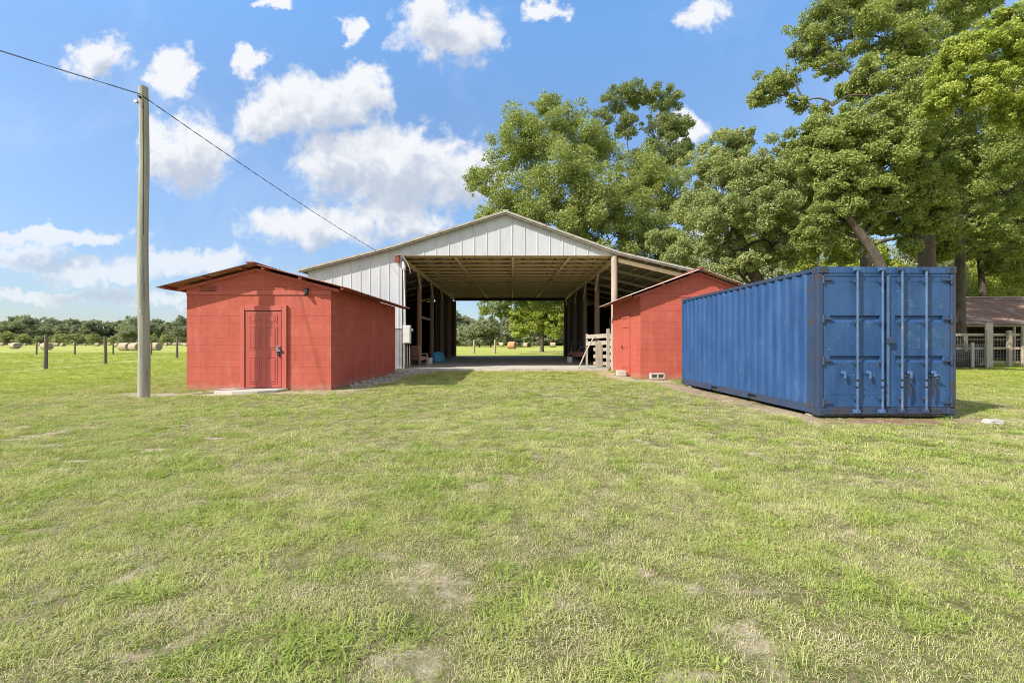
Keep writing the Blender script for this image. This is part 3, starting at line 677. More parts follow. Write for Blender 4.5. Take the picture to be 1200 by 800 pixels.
rs, w0, w1, rz = shed('red_shed', 'red painted block shed behind the blue container with a cinder block at its wall', 4.66, 16.4, 8.85, 4.5, 6.75, 3.93, 4.04, 9.46, .367, .32, MAT['pale_roof'])
MB().bx(w0 + .0, w1, -.020, -.004, 2.94, 3.0).build('gable_band', MAT['red_wood'], rs)
d = MB(); d.bbox((w0 - .02, 2.02, 1.15), (.04, 1.02, 2.2), .006)
for z_ in (.35, 1.15, 1.95): d.bbox((w0 - .05, 2.02, z_), (.02, .96, .12), .004)
door = d.build('door', MAT['red_wood'], rs)
MB().bbox((w0 - .06, 2.45, 1.1), (.03, .06, .16), .006).cyl((w0 - .05, 2.45, 1.12), (w0 - .12, 2.45, 1.12), .025, 10).build('handle', MAT['dark_metal'], door)
fr = MB(); fr.bbox((w0 - .03, 1.44, 1.16), (.06, .12, 2.3), .006); fr.bbox((w0 - .03, 2.60, 1.16), (.06, .12, 2.3), .006); fr.bbox((w0 - .028, 2.02, 2.32), (.055, 1.04, .10), .006)
fr.build('door_frame', MAT['red_wood'], rs)
MB().bx(w0 - .012, w0 - .003, 1.48, 2.56, .02, 2.28).build('door_gap_shade', MAT['black'], rs)  # black sheet painted in for the shaded gap round this door

# slab of concrete before the door, cinder blocks
def slab(name, label, cat, pts, z0, z1, mat):
    n = len(pts); mb = MB()
    vs = [(x, y, z0) for x, y in pts] + [(x, y, z1) for x, y in pts]
    mb.add(vs, [tuple(range(n, 2 * n)), tuple(range(n - 1, -1, -1))] + [(i, (i + 1) % n, (i + 1) % n + n, i + n) for i in range(n)])
    return tag(mb.build(name, mat), label, cat)
slab('door_slab', 'cracked concrete door slab lying before the shed door by the pole', 'slab',
     [(-7.75, 11.75), (-7.2, 11.62), (-6.6, 11.72), (-6.28, 12.05), (-6.2, 12.52), (-7.75, 12.55), (-8.0, 12.2)], -.1, .03, MAT['concrete'])
def cinder(loc, rz, label):
    t = MB(); w, h, dd = .50, .20, .20
    # shell with two cores opening to the front
    t.bx(-w / 2, w / 2, -dd / 2, dd / 2, 0, .035); t.bx(-w / 2, w / 2, -dd / 2, dd / 2, h - .035, h)
    for x in (-w / 2, -.02, w / 2 - .04): t.bx(x, x + .04, -dd / 2 + .002, dd / 2 - .002, .035, h - .035)
    t.bx(-w / 2 + .04, w / 2 - .04, dd / 2 - .03, dd / 2 - .004, .035, h - .035)
    o = t.build('cinder_block', MAT['block_grey']); o.location = loc; o.rotation_euler = (0, 0, rz); return tag(o, label, 'cinder block')
cinder((5.18, 16.15, .0), 0, 'hollow cinder block with its two cores facing out by the red wall')
o = MB().bbox((0, 0, .11), (.32, .36, .22), .02).bbox((.12, .32, .06), (.3, .22, .14), .02).build('step_block', MAT['block_grey']); o.location = (4.28, 17.75, -.02)
tag(o, 'pale concrete step at the foot of the right red shed door', 'step')

# ------------------------------------------------------------------ container
CW, CL, CH = 2.438, 6.058, 2.591
cont = thing('shipping_container', 'blue corrugated steel shipping container with barred double doors', 'container', (5.32, 7.84, 0.03), R(1.0))
def corr_side(mb, x, y0, y1, z0, z1, out, depth=.036):
    seg = ((0, .072), (1, .068), (1, .070), (0, .068)); y = y0; pts = [(y0, 0)]; i = 0
    flat = [(.072, 0), (.068, 1), (.070, 1), (.068, 0)]
    while y < y1 - .001:
        dy, dep = flat[i % 4]; y = min(y + dy, y1); pts.append((y, dep)); i += 1
    for off, fl in ((0, out < 0), (-out * .003, out > 0)):
        mb.grid([[(x - out * dep * depth + off, yy, z0) for yy, dep in pts], [(x - out * dep * depth + off, yy, z1) for yy, dep in pts]], smooth=False, flip=not fl)
    return mb
corr_side(MB(), .012, .12, CL - .1, .15, CH - .06, -1).build('side_panel', MAT['blue'], cont)
corr_side(MB(), CW - .012, .12, CL - .1, .15, CH - .06, 1).build('side_panel', MAT['blue'], cont)
MB().bx(.05, CW - .05, CL - .07, CL - .04, .15, CH - .1).build('end_panel', MAT['blue'], cont)
mb = MB()
ys = np.linspace(.1, CL - .1, 120)
mb.grid([[(x, y, CH - .035 + .012 * math.sin(y / .21 * 6.283)) for y in ys] for x in (.03, CW - .03)], smooth=True, flip=True)
mb.grid([[(x, y, CH - .04 + .012 * math.sin(y / .21 * 6.283)) for y in ys] for x in (.03, CW - .03)], smooth=True)
mb.build('roof_panel', MAT['blue'], cont)
for x in (0, CW - .06):
    MB().bx(x + .004, x + .056, .17, CL - .17, CH - .075, CH - .012).build('top_rail', MAT['blue_frame'], cont)
for x, s in ((0, 1), (CW - .06, -1)):       # bottom rail with the two forklift pockets
    mb = MB()
    xs0, xs1 = (x + .006, x + .055)
    edges = [.17, 1.95, 2.31, 3.75, 4.11, CL - .17]
    for i in range(0, 6, 2): mb.bx(xs0, xs1, edges[i], edges[i + 1], .02, .165)
    for i in (1, 3): mb.bx(xs0, xs1, edges[i], edges[i + 1], .125, .165)
    mb.build('bottom_rail', MAT['blue_frame'], cont)
    for i in (1, 3):
        MB().bx(x + (.056 if s > 0 else -.05), x + (.1 if s > 0 else .004), edges[i] - .02, edges[i + 1] + .02, .005, .125).build('fork_pocket_shade', MAT['black'], cont)  # black block in place of the shade inside the pocket
MB().bx(.06, CW - .06, .15, CL - .1, .12, .15).build('floor_panel', MAT['dark_metal'], cont)
for x in (.004, CW - .084):
    MB().bbox((x + .04, .07, CH / 2), (.08, .11, CH - .24), .008).build('corner_post', MAT['blue_frame'], cont)
    MB().bbox((x + .04, CL - .07, CH / 2), (.08, .11, CH - .24), .008).build('corner_post', MAT['blue'], cont)
MB().bx(-.003, .012, .115, .30, .12, CH - .12).build('post_plate', MAT['blue_frame'], cont)
MB().bx(.085, CW - .085, .02, .14, CH - .115, CH - .008).build('door_header', MAT['blue'], cont)
MB().bx(.085, CW - .085, .02, .14, .03, .14).bx(.085, CW - .085, -.012, .02, .03, .05).build('door_sill', MAT['blue_frame'], cont)
MB().bx(.24, .37, .008, .019, .045, .105).build('sill_pocket_shade', MAT['black'], cont)  # black plates on the sill face stand in for shaded openings
MB().bx(1.98, 2.16, .008, .019, .055, .105).build('sill_pocket_shade', MAT['black'], cont)
# corner castings: block with flat black ovals standing in for the shaded sockets
def casting(x, y, z):
    mb = MB().bbox((x, y, z), (.162, .178, .118), .008)
    o = mb.build('corner_casting', MAT['blue_frame'], cont)
    h = MB()
    sy = -1 if y < 1 else 1; sx = -1 if x < 1 else 1
    n = 14
    for (c, ax, ay, r0, r1) in (((x, y + sy * .0915, z), Vector((1, 0, 0)), Vector((0, 0, 1)), .040, .044), ((x + sx * .0835, y, z), Vector((0, 1, 0)), Vector((0, 0, 1)), .048, .036)):
        ring = [Vector(c) + ax * math.cos(2 * math.pi * k / n) * r0 + ay * math.sin(2 * math.pi * k / n) * r1 for k in range(n)]
        MB().add(ring, [tuple(range(n))]).build('casting_hole_shade', MAT['black'], o)
for x in (.083, CW - .083):
    for y in (.091, CL - .091):
        for z in (.059, CH - .059): casting(x, y, z)
# doors
SEAM = 1.235
def cdoor(x0, x1, side):
    z0, z1 = .145, CH - .13
    ya = .03
    rows = [(z0, 0), (.92, 0), (.955, 1), (1.0, 1), (1.035, 0), (1.625, 0), (1.66, 1), (1.705, 1), (1.74, 0), (z1, 0)]
    # outer stiles stay flush, the two grooves run between
    mb = MB(); g0, g1 = x0 + .12, x1 - .12
    for xa, xb, gr in ((x0, g0, 0), (g0, g1, 1), (g1, x1, 0)):
        mb.grid([[(xa, ya + d_ * .036 * gr, z) for z, d_ in rows], [(xb, ya + d_ * .036 * gr, z) for z, d_ in rows]], smooth=False)
    # groove end caps
    for xx, fl in ((g0, False), (g1, True)):
        for k in (1, 5):
            pts = [(xx, ya + rows[k + j][1] * .036, rows[k + j][0]) for j in range(4)]
            mb.add(pts, [(0, 1, 2, 3) if fl else (3, 2, 1, 0)])
    mb.grid([[(x0, ya + .05, z0), (x0, ya + .05, z1)], [(x1, ya + .05, z0), (x1, ya + .05, z1)]], smooth=False, flip=True)
    for xx in (x0, x1): mb.add([(xx, ya, z0), (xx, ya + .05, z0), (xx, ya + .05, z1), (xx, ya, z1)], [(0, 1, 2, 3)])
    mb.bx(x0, x1, ya - .012, ya - .0005, z0, z0 + .05).bx(x0, x1, ya - .012, ya - .0005, z1 - .035, z1)
    mb.bx(x0 + .12, x1 - .12, ya - .004, ya - .0005, .36, .367)
    mb.bx(x0 + .12, x1 - .12, ya - .004, ya - .0005, z1 - .13, z1 - .124)
    dr = mb.build('door', MAT['blue'], cont)
    hx = x0 if side < 0 else x1
    for z in (.22, .95, 1.68, 2.36):
        h = MB(); h.bbox((hx - side * .06, ya - .022, z), (.17, .03, .045), .006); h.cyl((hx + side * .012, ya - .02, z - .07), (hx + side * .012, ya - .02, z + .07), .02, 10)
        h.build('hinge', MAT['blue_frame'], dr)
    return dr, ya
dl, ya = cdoor(.10, SEAM - .012, -1)
dr_, ya = cdoor(SEAM + .012, CW - .10, 1)
MB().bx(SEAM - .0115, SEAM + .0115, .035, .07, .145, CH - .13).build('door_gasket', MAT['black'], cont)
MB().bbox((SEAM - .02, .008, CH / 2), (.055, .025, CH - .3), .006).build('door_lap', MAT['rod'], dr_)
MB().bbox((SEAM + .0, -.02, 1.30), (.11, .04, .10), .008).build('lock_box', MAT['blue_frame'], dr_)
for (xa, xb, za, zb) in ((1.49, 1.80, 1.87, 2.02), (1.90, 2.24, 1.86, 2.03), (1.49, 1.81, 1.16, 1.58), (1.90, 2.24, 1.17, 1.58)):
    MB().bx(xa, xb, ya - .0025, ya - .001, za, zb).build('faded_panel', MAT['blue_scar'], dr_)
def rod(x, dr, kind):
    rd = MB().tube([(x, -.045, .07), (x, -.045, CH - .04)], .0175, 10).build('lock_rod', MAT['rod'], dr)
    for z in (.30, .92, 1.62, 2.33): MB().bbox((x, -.018, z), (.085, .05, .05), .006).build('rod_bracket', MAT['blue_frame'], rd)
    for z in (.075, CH - .055): MB().bbox((x, -.04, z), (.085, .05, .06), .012).bbox((x, -.009, z), (.11, .018, .07), .004).build('rod_cam', MAT['blue_frame'] if kind else MAT['rod'], rd)
    for z in (.5, .62): MB().bbox((x, -.046, z), (.05, .046, .03), .006).build('rod_collar', MAT['dark_metal'], rd)
for x, dr, k in ((.645, dl, 0), (1.085, dl, 0), (1.43, dr_, 1), (1.855, dr_, 1)): rod(x, dr, k)
def hub(x, dr): MB().cyl((x, .03, .74), (x, -.02, .74), .034, 14).bbox((x, -.03, .705), (.03, .03, .12), .008).cyl((x, -.02, .74), (x, -.032, .74), .018, 10).build('handle_catch', MAT['rod'], dr)
for x, dr in ((.44, dl), (.88, dl), (1.60, dr_), (2.02, dr_)): hub(x, dr)
for x in (1.52, 1.95):
    MB().tube([(x - .08, -.055, .69), (x - .02, -.065, .69), (x, -.07, .64), (x + .004, -.068, .5), (x - .006, -.062, .32)], [.014, .016, .019, .020, .016], 8).build('handle', MAT['dark_metal'], dr_)
MB().bbox((2.05, -.04, .66), (.09, .03, .035), .006).tube([(1.98, -.05, .68), (2.03, -.07, .71), (2.10, -.055, .66)], .015, 8).build('latch', MAT['rod'], dr_)
# timber bearers the container rests on
for i, y in enumerate((.35, 5.6)):
    o = MB().bbox((CW / 2, y, -.045), (CW - .1, .16, .08), .008).build('bearer', MAT['old_lumber'], cont)

# ------------------------------------------------------------------ utility pole and cable
pb = Vector((-9.15, 11.23, -.05))
pole = thing('utility_pole', 'tall weathered wooden utility pole left of the red shed with a cable', 'utility pole', pb)
zs = np.linspace(-.3, 7.68, 14)
MB().tube([(.012 * math.sin(z * 1.3), .01 * math.cos(z), z) for z in zs], list(np.linspace(.130, .098, 14)), 18, jit=.012).build('shaft', MAT['pole_wood'], pole)
MB().cyl((-.02, -.15, 7.38), (.02, .05, 7.38), .012, 8).cyl((0, -.16, 7.38), (0, -.10, 7.38), .03, 10).build('bolt', MAT['dark_metal'], pole)
MB().cyl((-.02, -.13, 7.22), (-.02, -.20, 7.22), .022, 10).cyl((-.02, -.20, 7.22), (-.02, -.225, 7.22), .04, 12).build('insulator', MAT['steel'], pole)
MB().bbox((.01, -.122, 2.1), (.07, .006, .10), .002).build('tag_plate', MAT['steel'], pole)
MB().tube([(.06, -.085, 7.3), (.065, -.088, 6.2), (.07, -.095, 4.0)], .008, 5).build('ground_wire', MAT['wire'], pole)
wp = Vector((-9.09, 11.05, 7.36)); wb = P(440, 293.5, BY0 - .3)
def span(a, b, sag, n=40):
    out = []
    for i in range(n + 1):
        t = i / n; p = a.lerp(b, t); p.z -= 4 * sag * t * (1 - t); out.append(p)
    return out
far = wp + (P(0, 52, 9.6) - wp) * 9.0
mb = MB()
for ph in (0, math.pi):
    pts = span(far, wp, .35, 80) + span(wp, wb, .10, 110)[1:]
    pts = [p + Vector((0,   .009 * math.cos(i * .9 + ph), .009 * math.sin(i * .9 + ph))) for i, p in enumerate(pts)]
    mb.tube(pts, .0065, 5)
cable = mb.build('power_cable', MAT['wire']); tag(cable, 'black twisted power cable running from the pole to the barn roof', 'cable')

# ------------------------------------------------------------------ things in the barn
def at(px, py): return G(px, py)
# old armchair by the left posts
c = thing('old_chair', 'old wooden armchair with red cushions by the front left barn post', 'chair', (-5.0, 24.3, .055), R(150))
mb = MB()
for x in (-.32, .32):
    for y, h in ((-.3, .62), (.3, 1.02)): MB().bbox((x, y, h / 2), (.055, .055, h), .006).build('leg', MAT['old_lumber'], c)
    MB().bbox((x, 0, .64), (.08, .68, .035), .008).build('armrest', MAT['old_lumber'], c)
MB().bbox((0, 0, .34), (.66, .62, .06), .01).build('seat_frame', MAT['old_lumber'], c)
MB().bbox((0, -.02, .43), (.58, .56, .13), .045).build('seat_cushion', MAT['cushion'], c)
MB().bbox((0, .27, .78), (.58, .13, .56), .045, Matrix.Rotation(R(-8), 3, 'X')).build('back_cushion', MAT['cushion'], c)
MB().bbox((0, .33, 1.0), (.64, .04, .08), .008).build('back_rail', MAT['old_lumber'], c)
# blue tarp bundle
import bmesh
def lump(name, mat, loc, r, seed, sq=(1, 1, .7), amp=.25, fr=2.0):
    bm = bmesh.new(); bmesh.ops.create_icosphere(bm, subdivisions=4, radius=1.0)
    from mathutils import noise as mn
    for v in bm.verts:
        n = mn.noise(v.co * fr + Vector((seed, 0, 0))) * amp + mn.noise(v.co * fr * 3 + Vector((seed, 4, 0))) * amp * .3
        c_ = v.co * (1 + n); v.co = Vector((c_.x * sq[0] * r, c_.y * sq[1] * r, max(c_.z, -.62) * sq[2] * r))
    zmin = min(v.co.z for v in bm.verts)
    for v in bm.verts: v.co.z -= zmin
    me = bpy.data.meshes.new(name); bm.to_mesh(me); bm.free(); me.materials.append(mat)
    me.polygons.foreach_set('use_smooth', [True] * len(me.polygons))
    o = bpy.data.objects.new(name, me); COL.objects.link(o); o.location = loc; return o
X, Y = at(515, 424.5)
tag(lump('tarp_bundle', MAT['tarp'], (X, 28.3, .055), .42, 3, (1.2, .9, .95), .3, 1.8), 'bright blue tarp bundle on the barn floor beside the old chair', 'tarp')
def bucket(loc, r0, r1, h, mat, label):
    t = thing('bucket', label, 'bucket', loc); n = 20
    MB().tube([(0, 0, 0), (0, 0, h), (0, 0, h), (0, 0, .03)], [r0, r1, r1 - .012, r0 - .012], n, cap=True).build('pail', mat, t)
    MB().tube([(r1 * math.cos(a), 0.0, h - .02 + r1 * .9 * math.sin(a)) for a in np.linspace(0, math.pi, 12)], .005, 5).build('handle', MAT['steel'], t)
bucket((-4.75, 26.2, .055), .13, .16, .36, MAT['white_paint'], 'pale bucket on the barn floor between the chair and the blue tarp')
bucket((3.6, 28.2, .055), .15, .18, .34, MAT['white_paint'], 'white bucket on the barn floor in front of the tubular cart')
# two wheeled cart with tube handles at the right
gc = thing('garden_cart', 'old red and grey garden cart with tube handles inside the barn', 'cart', (4.15, 28.9, .055), R(20))
for x in (-.42, .42):
    w = MB().tube([(x + math.copysign(.0, x), .2 * math.cos(a), .22 + .2 * math.sin(a)) for a in np.linspace(0, 2 * math.pi, 21)], .045, 8, cap=False).build('wheel', MAT['black'], gc)
    MB().cyl((x - .02, 0, .22), (x + .02, 0, .22), .13, 14).build('rim', MAT['steel'], w)
mb = MB().bx(-.36, .36, -.5, .45, .34, .37)
mb.bx(-.36, .36, -.5, -.47, .37, .62).bx(-.36, .36, .42, .45, .37, .62).bx(-.36, -.33, -.47, .42, .37, .62).bx(.33, .36, -.47, .42, .37, .62)
mb.build('tub', MAT['cushion'], gc)
MB().tube([(-.34, -.45, .4), (-.36, -.9, .72), (-.3, -1.05, .95), (.3, -1.05, .95), (.36, -.9, .72), (.34, -.45, .4)], .02, 8).build('handle', MAT['grey_pipe'], gc)
MB().tube([(-.3, .2, .6), (-.3, .1, 1.25), (.3, .1, 1.25), (.3, .2, .6)], .018, 8).build('roll_bar', MAT['grey_pipe'], gc)
MB().tube([(-.42, 0, .22), (.42, 0, .22)], .02, 8).build('axle', MAT['dark_metal'], gc)
# pale board gate panel closing the right lean-to, with the leaning pole
gp = thing('board_gate', 'whitewashed board gate panel between the barn post and the right red shed', 'gate', (0, 0, 0))
def brd(a, b, w, h, nm='rail', m='white_wood', roll=0): MB().beam(a, b, w, h, roll).build(nm, MAT[m], gp)
for z in (1.62, 1.28):
    brd((3.75, 22.9, z - .04), (4.95, 22.2, z + .02), .04, .2)
for z in (.95, .6, .25): brd((4.1, 22.75, z), (4.95, 22.25, z), .04, .16, m='old_lumber')
for z in (1.55, 1.22, .9, .56, .22): brd((4.72, 22.05, z), (4.95, 21.1, z), .04, .2)
MB().bbox((3.8, 22.95, .85), (.1, .1, 1.75), .01).build('stile', MAT['old_lumber'], gp)
MB().bbox((4.33, 22.5, .7), (.34, .05, 1.25), .01).build('stile', MAT['old_lumber'], gp)
MB().bbox((4.66, 21.95, .98), (.14, .10, 1.95), .01).build('stile', MAT['white_wood'], gp)
o = MB().tube([(3.22, 21.8, .06), (3.65, 22.3, .85), (4.12, 22.55, 1.62)], .035, 8).build('leaning_pole', MAT['white_wood']); tag(o, 'pale slim pole leaning against the whitewashed board gate', 'pole')
o = MB().bbox((3.98, 21.55, .085), (1.35, .28, .05), .01).build('plank', MAT['green_board']); tag(o, 'faded green plank lying on the slab before the board gate', 'plank')
o = MB().bx(5.1, 6.9, 23.5, 23.56, 0, 2.5).bx(5.05, 5.15, 23.44, 23.5, 0, 2.6).build('dark_partition', MAT['dark_wood']); tag(o, 'dark boarded partition behind the whitewashed gate in the lean-to', 'partition')

# ------------------------------------------------------------------ goat shed, fence, cage at the right
gs = thing('livestock_shed', 'low open livestock shed with rusty metal roof beyond the rail fence', 'shed', (34.0, 29.0, 0), R(-3))
mb = MB(); xs = np.linspace(-11, 16, 27 * 8)
for off, fl in ((0, False), (-.012, True)):
    mb.grid([[(x, y, z + off + .014 * math.sin(x / .2 * 6.283)) for x in xs] for y, z in ((-1.0, 2.42), (1.6, 3.5), (4.6, 4.62))], smooth=True, flip=fl)
for off, fl in ((0, False), (-.012, True)):
    mb.grid([[(x, y, z + off + .014 * math.sin(x / .2 * 6.283)) for x in xs] for y, z in ((4.6, 4.62), (9.0, 2.9))], smooth=True, flip=fl)
mb.build('roof', MAT['rust_sheet'], gs)
MB().beam((-11, 4.6, 4.66), (16, 4.6, 4.66), .2, .05).build('ridge_cap', MAT['roof_edge'], gs)
for x in (-10.5, -6.4, -2.5, 1.5, 5.5, 9.5, 13.5):
    MB().tube([(x, -.8, -.1), (x, -.8, 2.42)], .07, 8).build('post', MAT['old_lumber'], gs)
MB().beam((-11, -.82, 2.34), (16, -.82, 2.34), .06, .12).build('eave_beam', MAT['old_lumber'], gs)
board_wall(MB(), (-11, 8.5, 0), (16, 8.5, 0), -.05, 3.0, .25).build('back_wall', MAT['dark_wood'], gs)
MB().beam((-11, 3, .9), (16, 3, .9), .05, .14).beam((-11, 3, 1.5), (16, 3, 1.5), .05, .14).build('manger_rail', MAT['old_lumber'], gs)

FX0, FX1 = 23.4, 42.0
rf = thing('rail_fence', 'weathered two rail fence with wire mesh before the livestock shed', 'fence', (0, 25.0, 0))
def frail(z, h): MB().beam((FX0, 0, z), (FX1, -.9, z), .05, h).build('rail', MAT['old_lumber'], rf)
frail(1.72, .14); frail(.97, .12); frail(.22, .10)
for x, w, h, m in ((24.9, .12, 1.7, 'old_lumber'), (26.1, .36, 2.38, 'white_wood'), (27.15, .18, 1.95, 'old_lumber'), (27.85, .10, 2.2, 'old_lumber'), (29.6, .16, 1.9, 'old_lumber'), (31.4, .16, 1.9, 'old_lumber'), (33.4, .18, 2.0, 'old_lumber'), (36, .16, 1.9, 'old_lumber'), (38.5, .16, 1.9, 'old_lumber'), (41, .16, 1.9, 'old_lumber')):
    o = MB().bbox((0, -.02, h / 2 - .05), (w, .12 if w > .3 else w, h + .1), .015).build('post', MAT[m], rf)
    o.location = (x, -(x - FX0) * .9 / (FX1 - FX0) - .1, 0)
    if m == 'white_wood': o['label'] = 'wide whitewashed gate post'
mb = MB(); dv = Vector((FX1 - FX0, -.9, 0)); n = int(dv.length / .15)
for i in range(n + 1):
    p = Vector((FX0, .03, 0)) + dv * (i / n); mb.tube([p + Vector((0, 0, .1)), p + Vector((0, 0, 1.6))], .006, 4, cap=False)
for z in np.arange(.15, 1.6, .15): mb.tube([(FX0, .03, z), (FX0 + dv.x, .03 + dv.y, z)], .006, 4, cap=False)
mb.build('wire_mesh', MAT['steel_wire'], rf)
o = MB().beam((24.0, 26.0, -.05), (24.55, 26.0, 3.3), .22, .16).bbox((24.3, 26.0, 3.36), (1.0, .2, .22), .02, Matrix.Rotation(R(-6), 3, 'Y')).build('leaning_post', MAT['old_lumber'])
tag(o, 'tilted old post with a crosspiece on top beside the blue container', 'post')
cg = thing('wire_cage', 'low wire cage with two pale stakes beside the rail fence', 'cage', (23.6, 23.6, 0))
MB().bbox((0, 0, .06), (1.9, .7, .12), .02).build('base', MAT['dark_wood'], cg)
mb = MB()
for x in np.arange(-.9, .95, .1): mb.tube([(x, -.33, .1), (x, -.33, 1.2), (x, .33, 1.2), (x, .33, .1)], .008, 4)
for z in np.arange(.2, 1.25, .12):
    mb.tube([(-.92, -.33, z), (.9, -.33, z)], .008, 4); mb.tube([(-.92, .33, z), (.9, .33, z)], .008, 4)
mb.build('mesh', MAT['steel_wire'], cg)
lump('fill', MAT['dark_wood'], (0, 0, .1), .5, 9, (1.6, .55, .9), .4, 2.2).parent = cg
for x, dx in ((.0, .0), (.75, .12)):
    MB().beam((x, -.42, 0), (x + dx * .3, -.42, 1.3), .12, .08).build('stake', MAT['white_wood'], cg)

# white stone in the grass
X, Y = G(1163, 494.5)
tag(lump('stone', MAT['stone'], (X, Y, -.03), .13, 5, (1.3, .8, .4), .35, 1.6), 'flat whitish stone in the grass right of the container', 'stone')
# rubble along the left shed and on the apron
mb = MB()
for k in range(420):
    if k % 4: x, y = -5.0 + abs(random.gauss(.35, .4)), random.uniform(13.5, 21.0)
    else: x, y = random.uniform(-4.6, -3.3), random.uniform(19.0, 21.2)
    r = random.uniform(.015, .06) if random.random() < .9 else random.uniform(.06, .10)
    a = random.uniform(0, 6)
    mb.bbox((x, y, float(gz(np.array([x]), np.array([y]))[0]) + r * .25), (r * 2, r * 1.5, r), r * .25, Matrix.Rotation(a, 3, 'Z') @ Matrix.Rotation(random.uniform(-.4, .4), 3, 'X'))
tag(mb.build('gravel', MAT['stone']), 'loose pale limestone rubble along the shaded shed wall', 'gravel', kind='stuff')

# ------------------------------------------------------------------ field: fences and hay bales
wf = thing('field_fence', 'woven wire field fence with brown posts left of the utility pole', 'fence', (0, 0, 0))
fp = [Vector((-21.6, 17.4, 0)), Vector((-23.2, 22.5, 0)), Vector((-24.8, 27.6, 0)), Vector((-26.4, 32.7, 0)), Vector((-28.0, 37.8, 0)), Vector((-29.6, 42.9, 0)), Vector((-31, 47.5, 0))]
for i, p in enumerate(fp):
    l = .03 * math.sin(i * 2.1)
    MB().tube([(p.x, p.y, -.2), (p.x + l * .5, p.y, .9), (p.x + l, p.y, 1.68)], [.088, .080, .074], 10, jit=.05).build('post', MAT['fence_post'], wf)
mb = MB()
for z in (.12, .35, .6, .85, 1.1, 1.35, 1.62):
    for a, b in zip(fp[:-1], fp[1:]): mb.tube([a + Vector((-.1, 0, z)), (a + b) / 2 + Vector((-.1, 0, z - .02)), b + Vector((-.1, 0, z))], .006, 4, cap=False)
mb.build('wire', MAT['steel_wire'], wf)
def cross_fence(label, pts, h, r, mat):
    t = thing('field_fence', label, 'fence', (0, 0, 0))
    for p in pts: MB().tube([(p[0], p[1], -.2), (p[0] + .02, p[1], h)], [r, r * .9], 8, jit=.04).build('post', MAT[mat], t)
    mb = MB()
    for z in (.3, .6, .9, 1.15):
        for a, b in zip(pts[:-1], pts[1:]): mb.tube([(a[0], a[1], z), (b[0], b[1], z)], .006, 4, cap=False)
    mb.build('wire', MAT['steel_wire'], t)
cross_fence('far wire fence with thin dark posts crossing the hay field', [(-62 + 4.02 * k, 47.5, 0) for k in range(8)], 1.25, .08, 'fence_post')
cross_fence('wire fence with pale posts across the field behind the barn', [(-6.9 + 2.45 * k, 53.0, 0) for k in range(3)], 1.6, .14, 'old_lumber')

def bale_mesh(name, mat):
    mb = MB(); n, m = 28, 9
    prof = [(-.75, .0), (-.75, .35), (-.745, .62), (-.70, .73), (-.4, .765), (0, .77), (.4, .765), (.70, .73), (.745, .62), (.75, .35), (.75, .0)]
    g = [[(x, r * math.cos(2 * math.pi * k / n) * (1 + .015 * math.sin(k * 5 + x * 7)), max(r * math.sin(2 * math.pi * k / n) + .72, 0.0)) for k in range(n + 1)] for x, r in prof]
    mb.grid(g, False)
    o = mb.build(name, mat)
    for sx in (-1, 1):
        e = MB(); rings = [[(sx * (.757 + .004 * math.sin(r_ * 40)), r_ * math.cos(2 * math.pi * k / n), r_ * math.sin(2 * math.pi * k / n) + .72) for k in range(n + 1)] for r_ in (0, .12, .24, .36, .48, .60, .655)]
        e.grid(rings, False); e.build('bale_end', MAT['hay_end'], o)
    return o
bale0 = bale_mesh('hay_bale', MAT['hay'])
bale1 = bale_mesh('hay_bale', MAT['hay_orange'])
FARB = 'small distant round hay bale among many across the left hay field'
FARR = 'small distant round hay bale seen through the barn opening'
nb = [(146.5, 72, 30, 'pair of big hay bales left of the pole, the left one'), (158.5, 71, 35, 'big round hay bale touching its twin just left of the utility pole'),
      (182.5, 76, 35, 'round hay bale between the utility pole and the red shed'), (54.5, 80, 35, 'round hay bale behind the nearer brown fence post'),
      (17.5, 92, 40, 'round hay bale nearest the left edge of the photo'), (21, 125, 30, 'round hay bale just behind the leftmost one, slightly right')]
nb[0] = (146.5, 72, 30, 'left one of two touching big round hay bales beside the utility pole')
used = False
def zat(x, y): return float(gz(np.array([x]), np.array([y]))[0])
for px, Y, ang, lab in nb:
    o = bale0 if not used else copy_tree(bale0)
    used = True
    x = (px - 600) / F * Y; o.location = (x, Y, zat(x, Y)); o.rotation_euler = (0, 0, R(24 - ang)); o.scale = (.95, .88, .86); tag(o, lab, 'hay bale', 'round bales in the hay field')
for px, Y in ((2, 170), (45, 150), (66, 150), (74, 140), (61, 190), (114, 150), (136, 130), (139.5, 150), (145, 165), (150, 190), (156, 175), (161, 150), (187, 150), (195, 165), (199, 190), (205, 170), (209, 200), (214, 165), (218, 150), (88, 190), (30, 200), (128, 200), (166, 200), (100, 215), (12, 210)):
    o = copy_tree(bale0); x = (px - 600) / F * Y
    o.location = (x, Y, zat(x, Y)); o.rotation_euler = (0, 0, R(random.uniform(-30, 25))); o.scale = (.8, .75, .72); tag(o, FARB, 'hay bale', 'far bales in the left hay field')
bale1.location = (0, 92, zat(0, 92)); bale1.rotation_euler = (0, 0, R(-25)); tag(bale1, 'orange brown round hay bale framed in the barn opening', 'hay bale', 'round bales in the hay field')
for px, Y in ((551, 150), (588, 140), (607, 130), (612, 130), (617, 120), (620, 135), (648, 125), (545, 170), (572, 160)):
    o = copy_tree(bale0); x = (px - 600) / F * Y
    o.location = (x, Y, zat(x, Y)); o.rotation_euler = (0, 0, R(-random.uniform(10, 60))); tag(o, FARR, 'hay bale', 'bales seen through the barn')

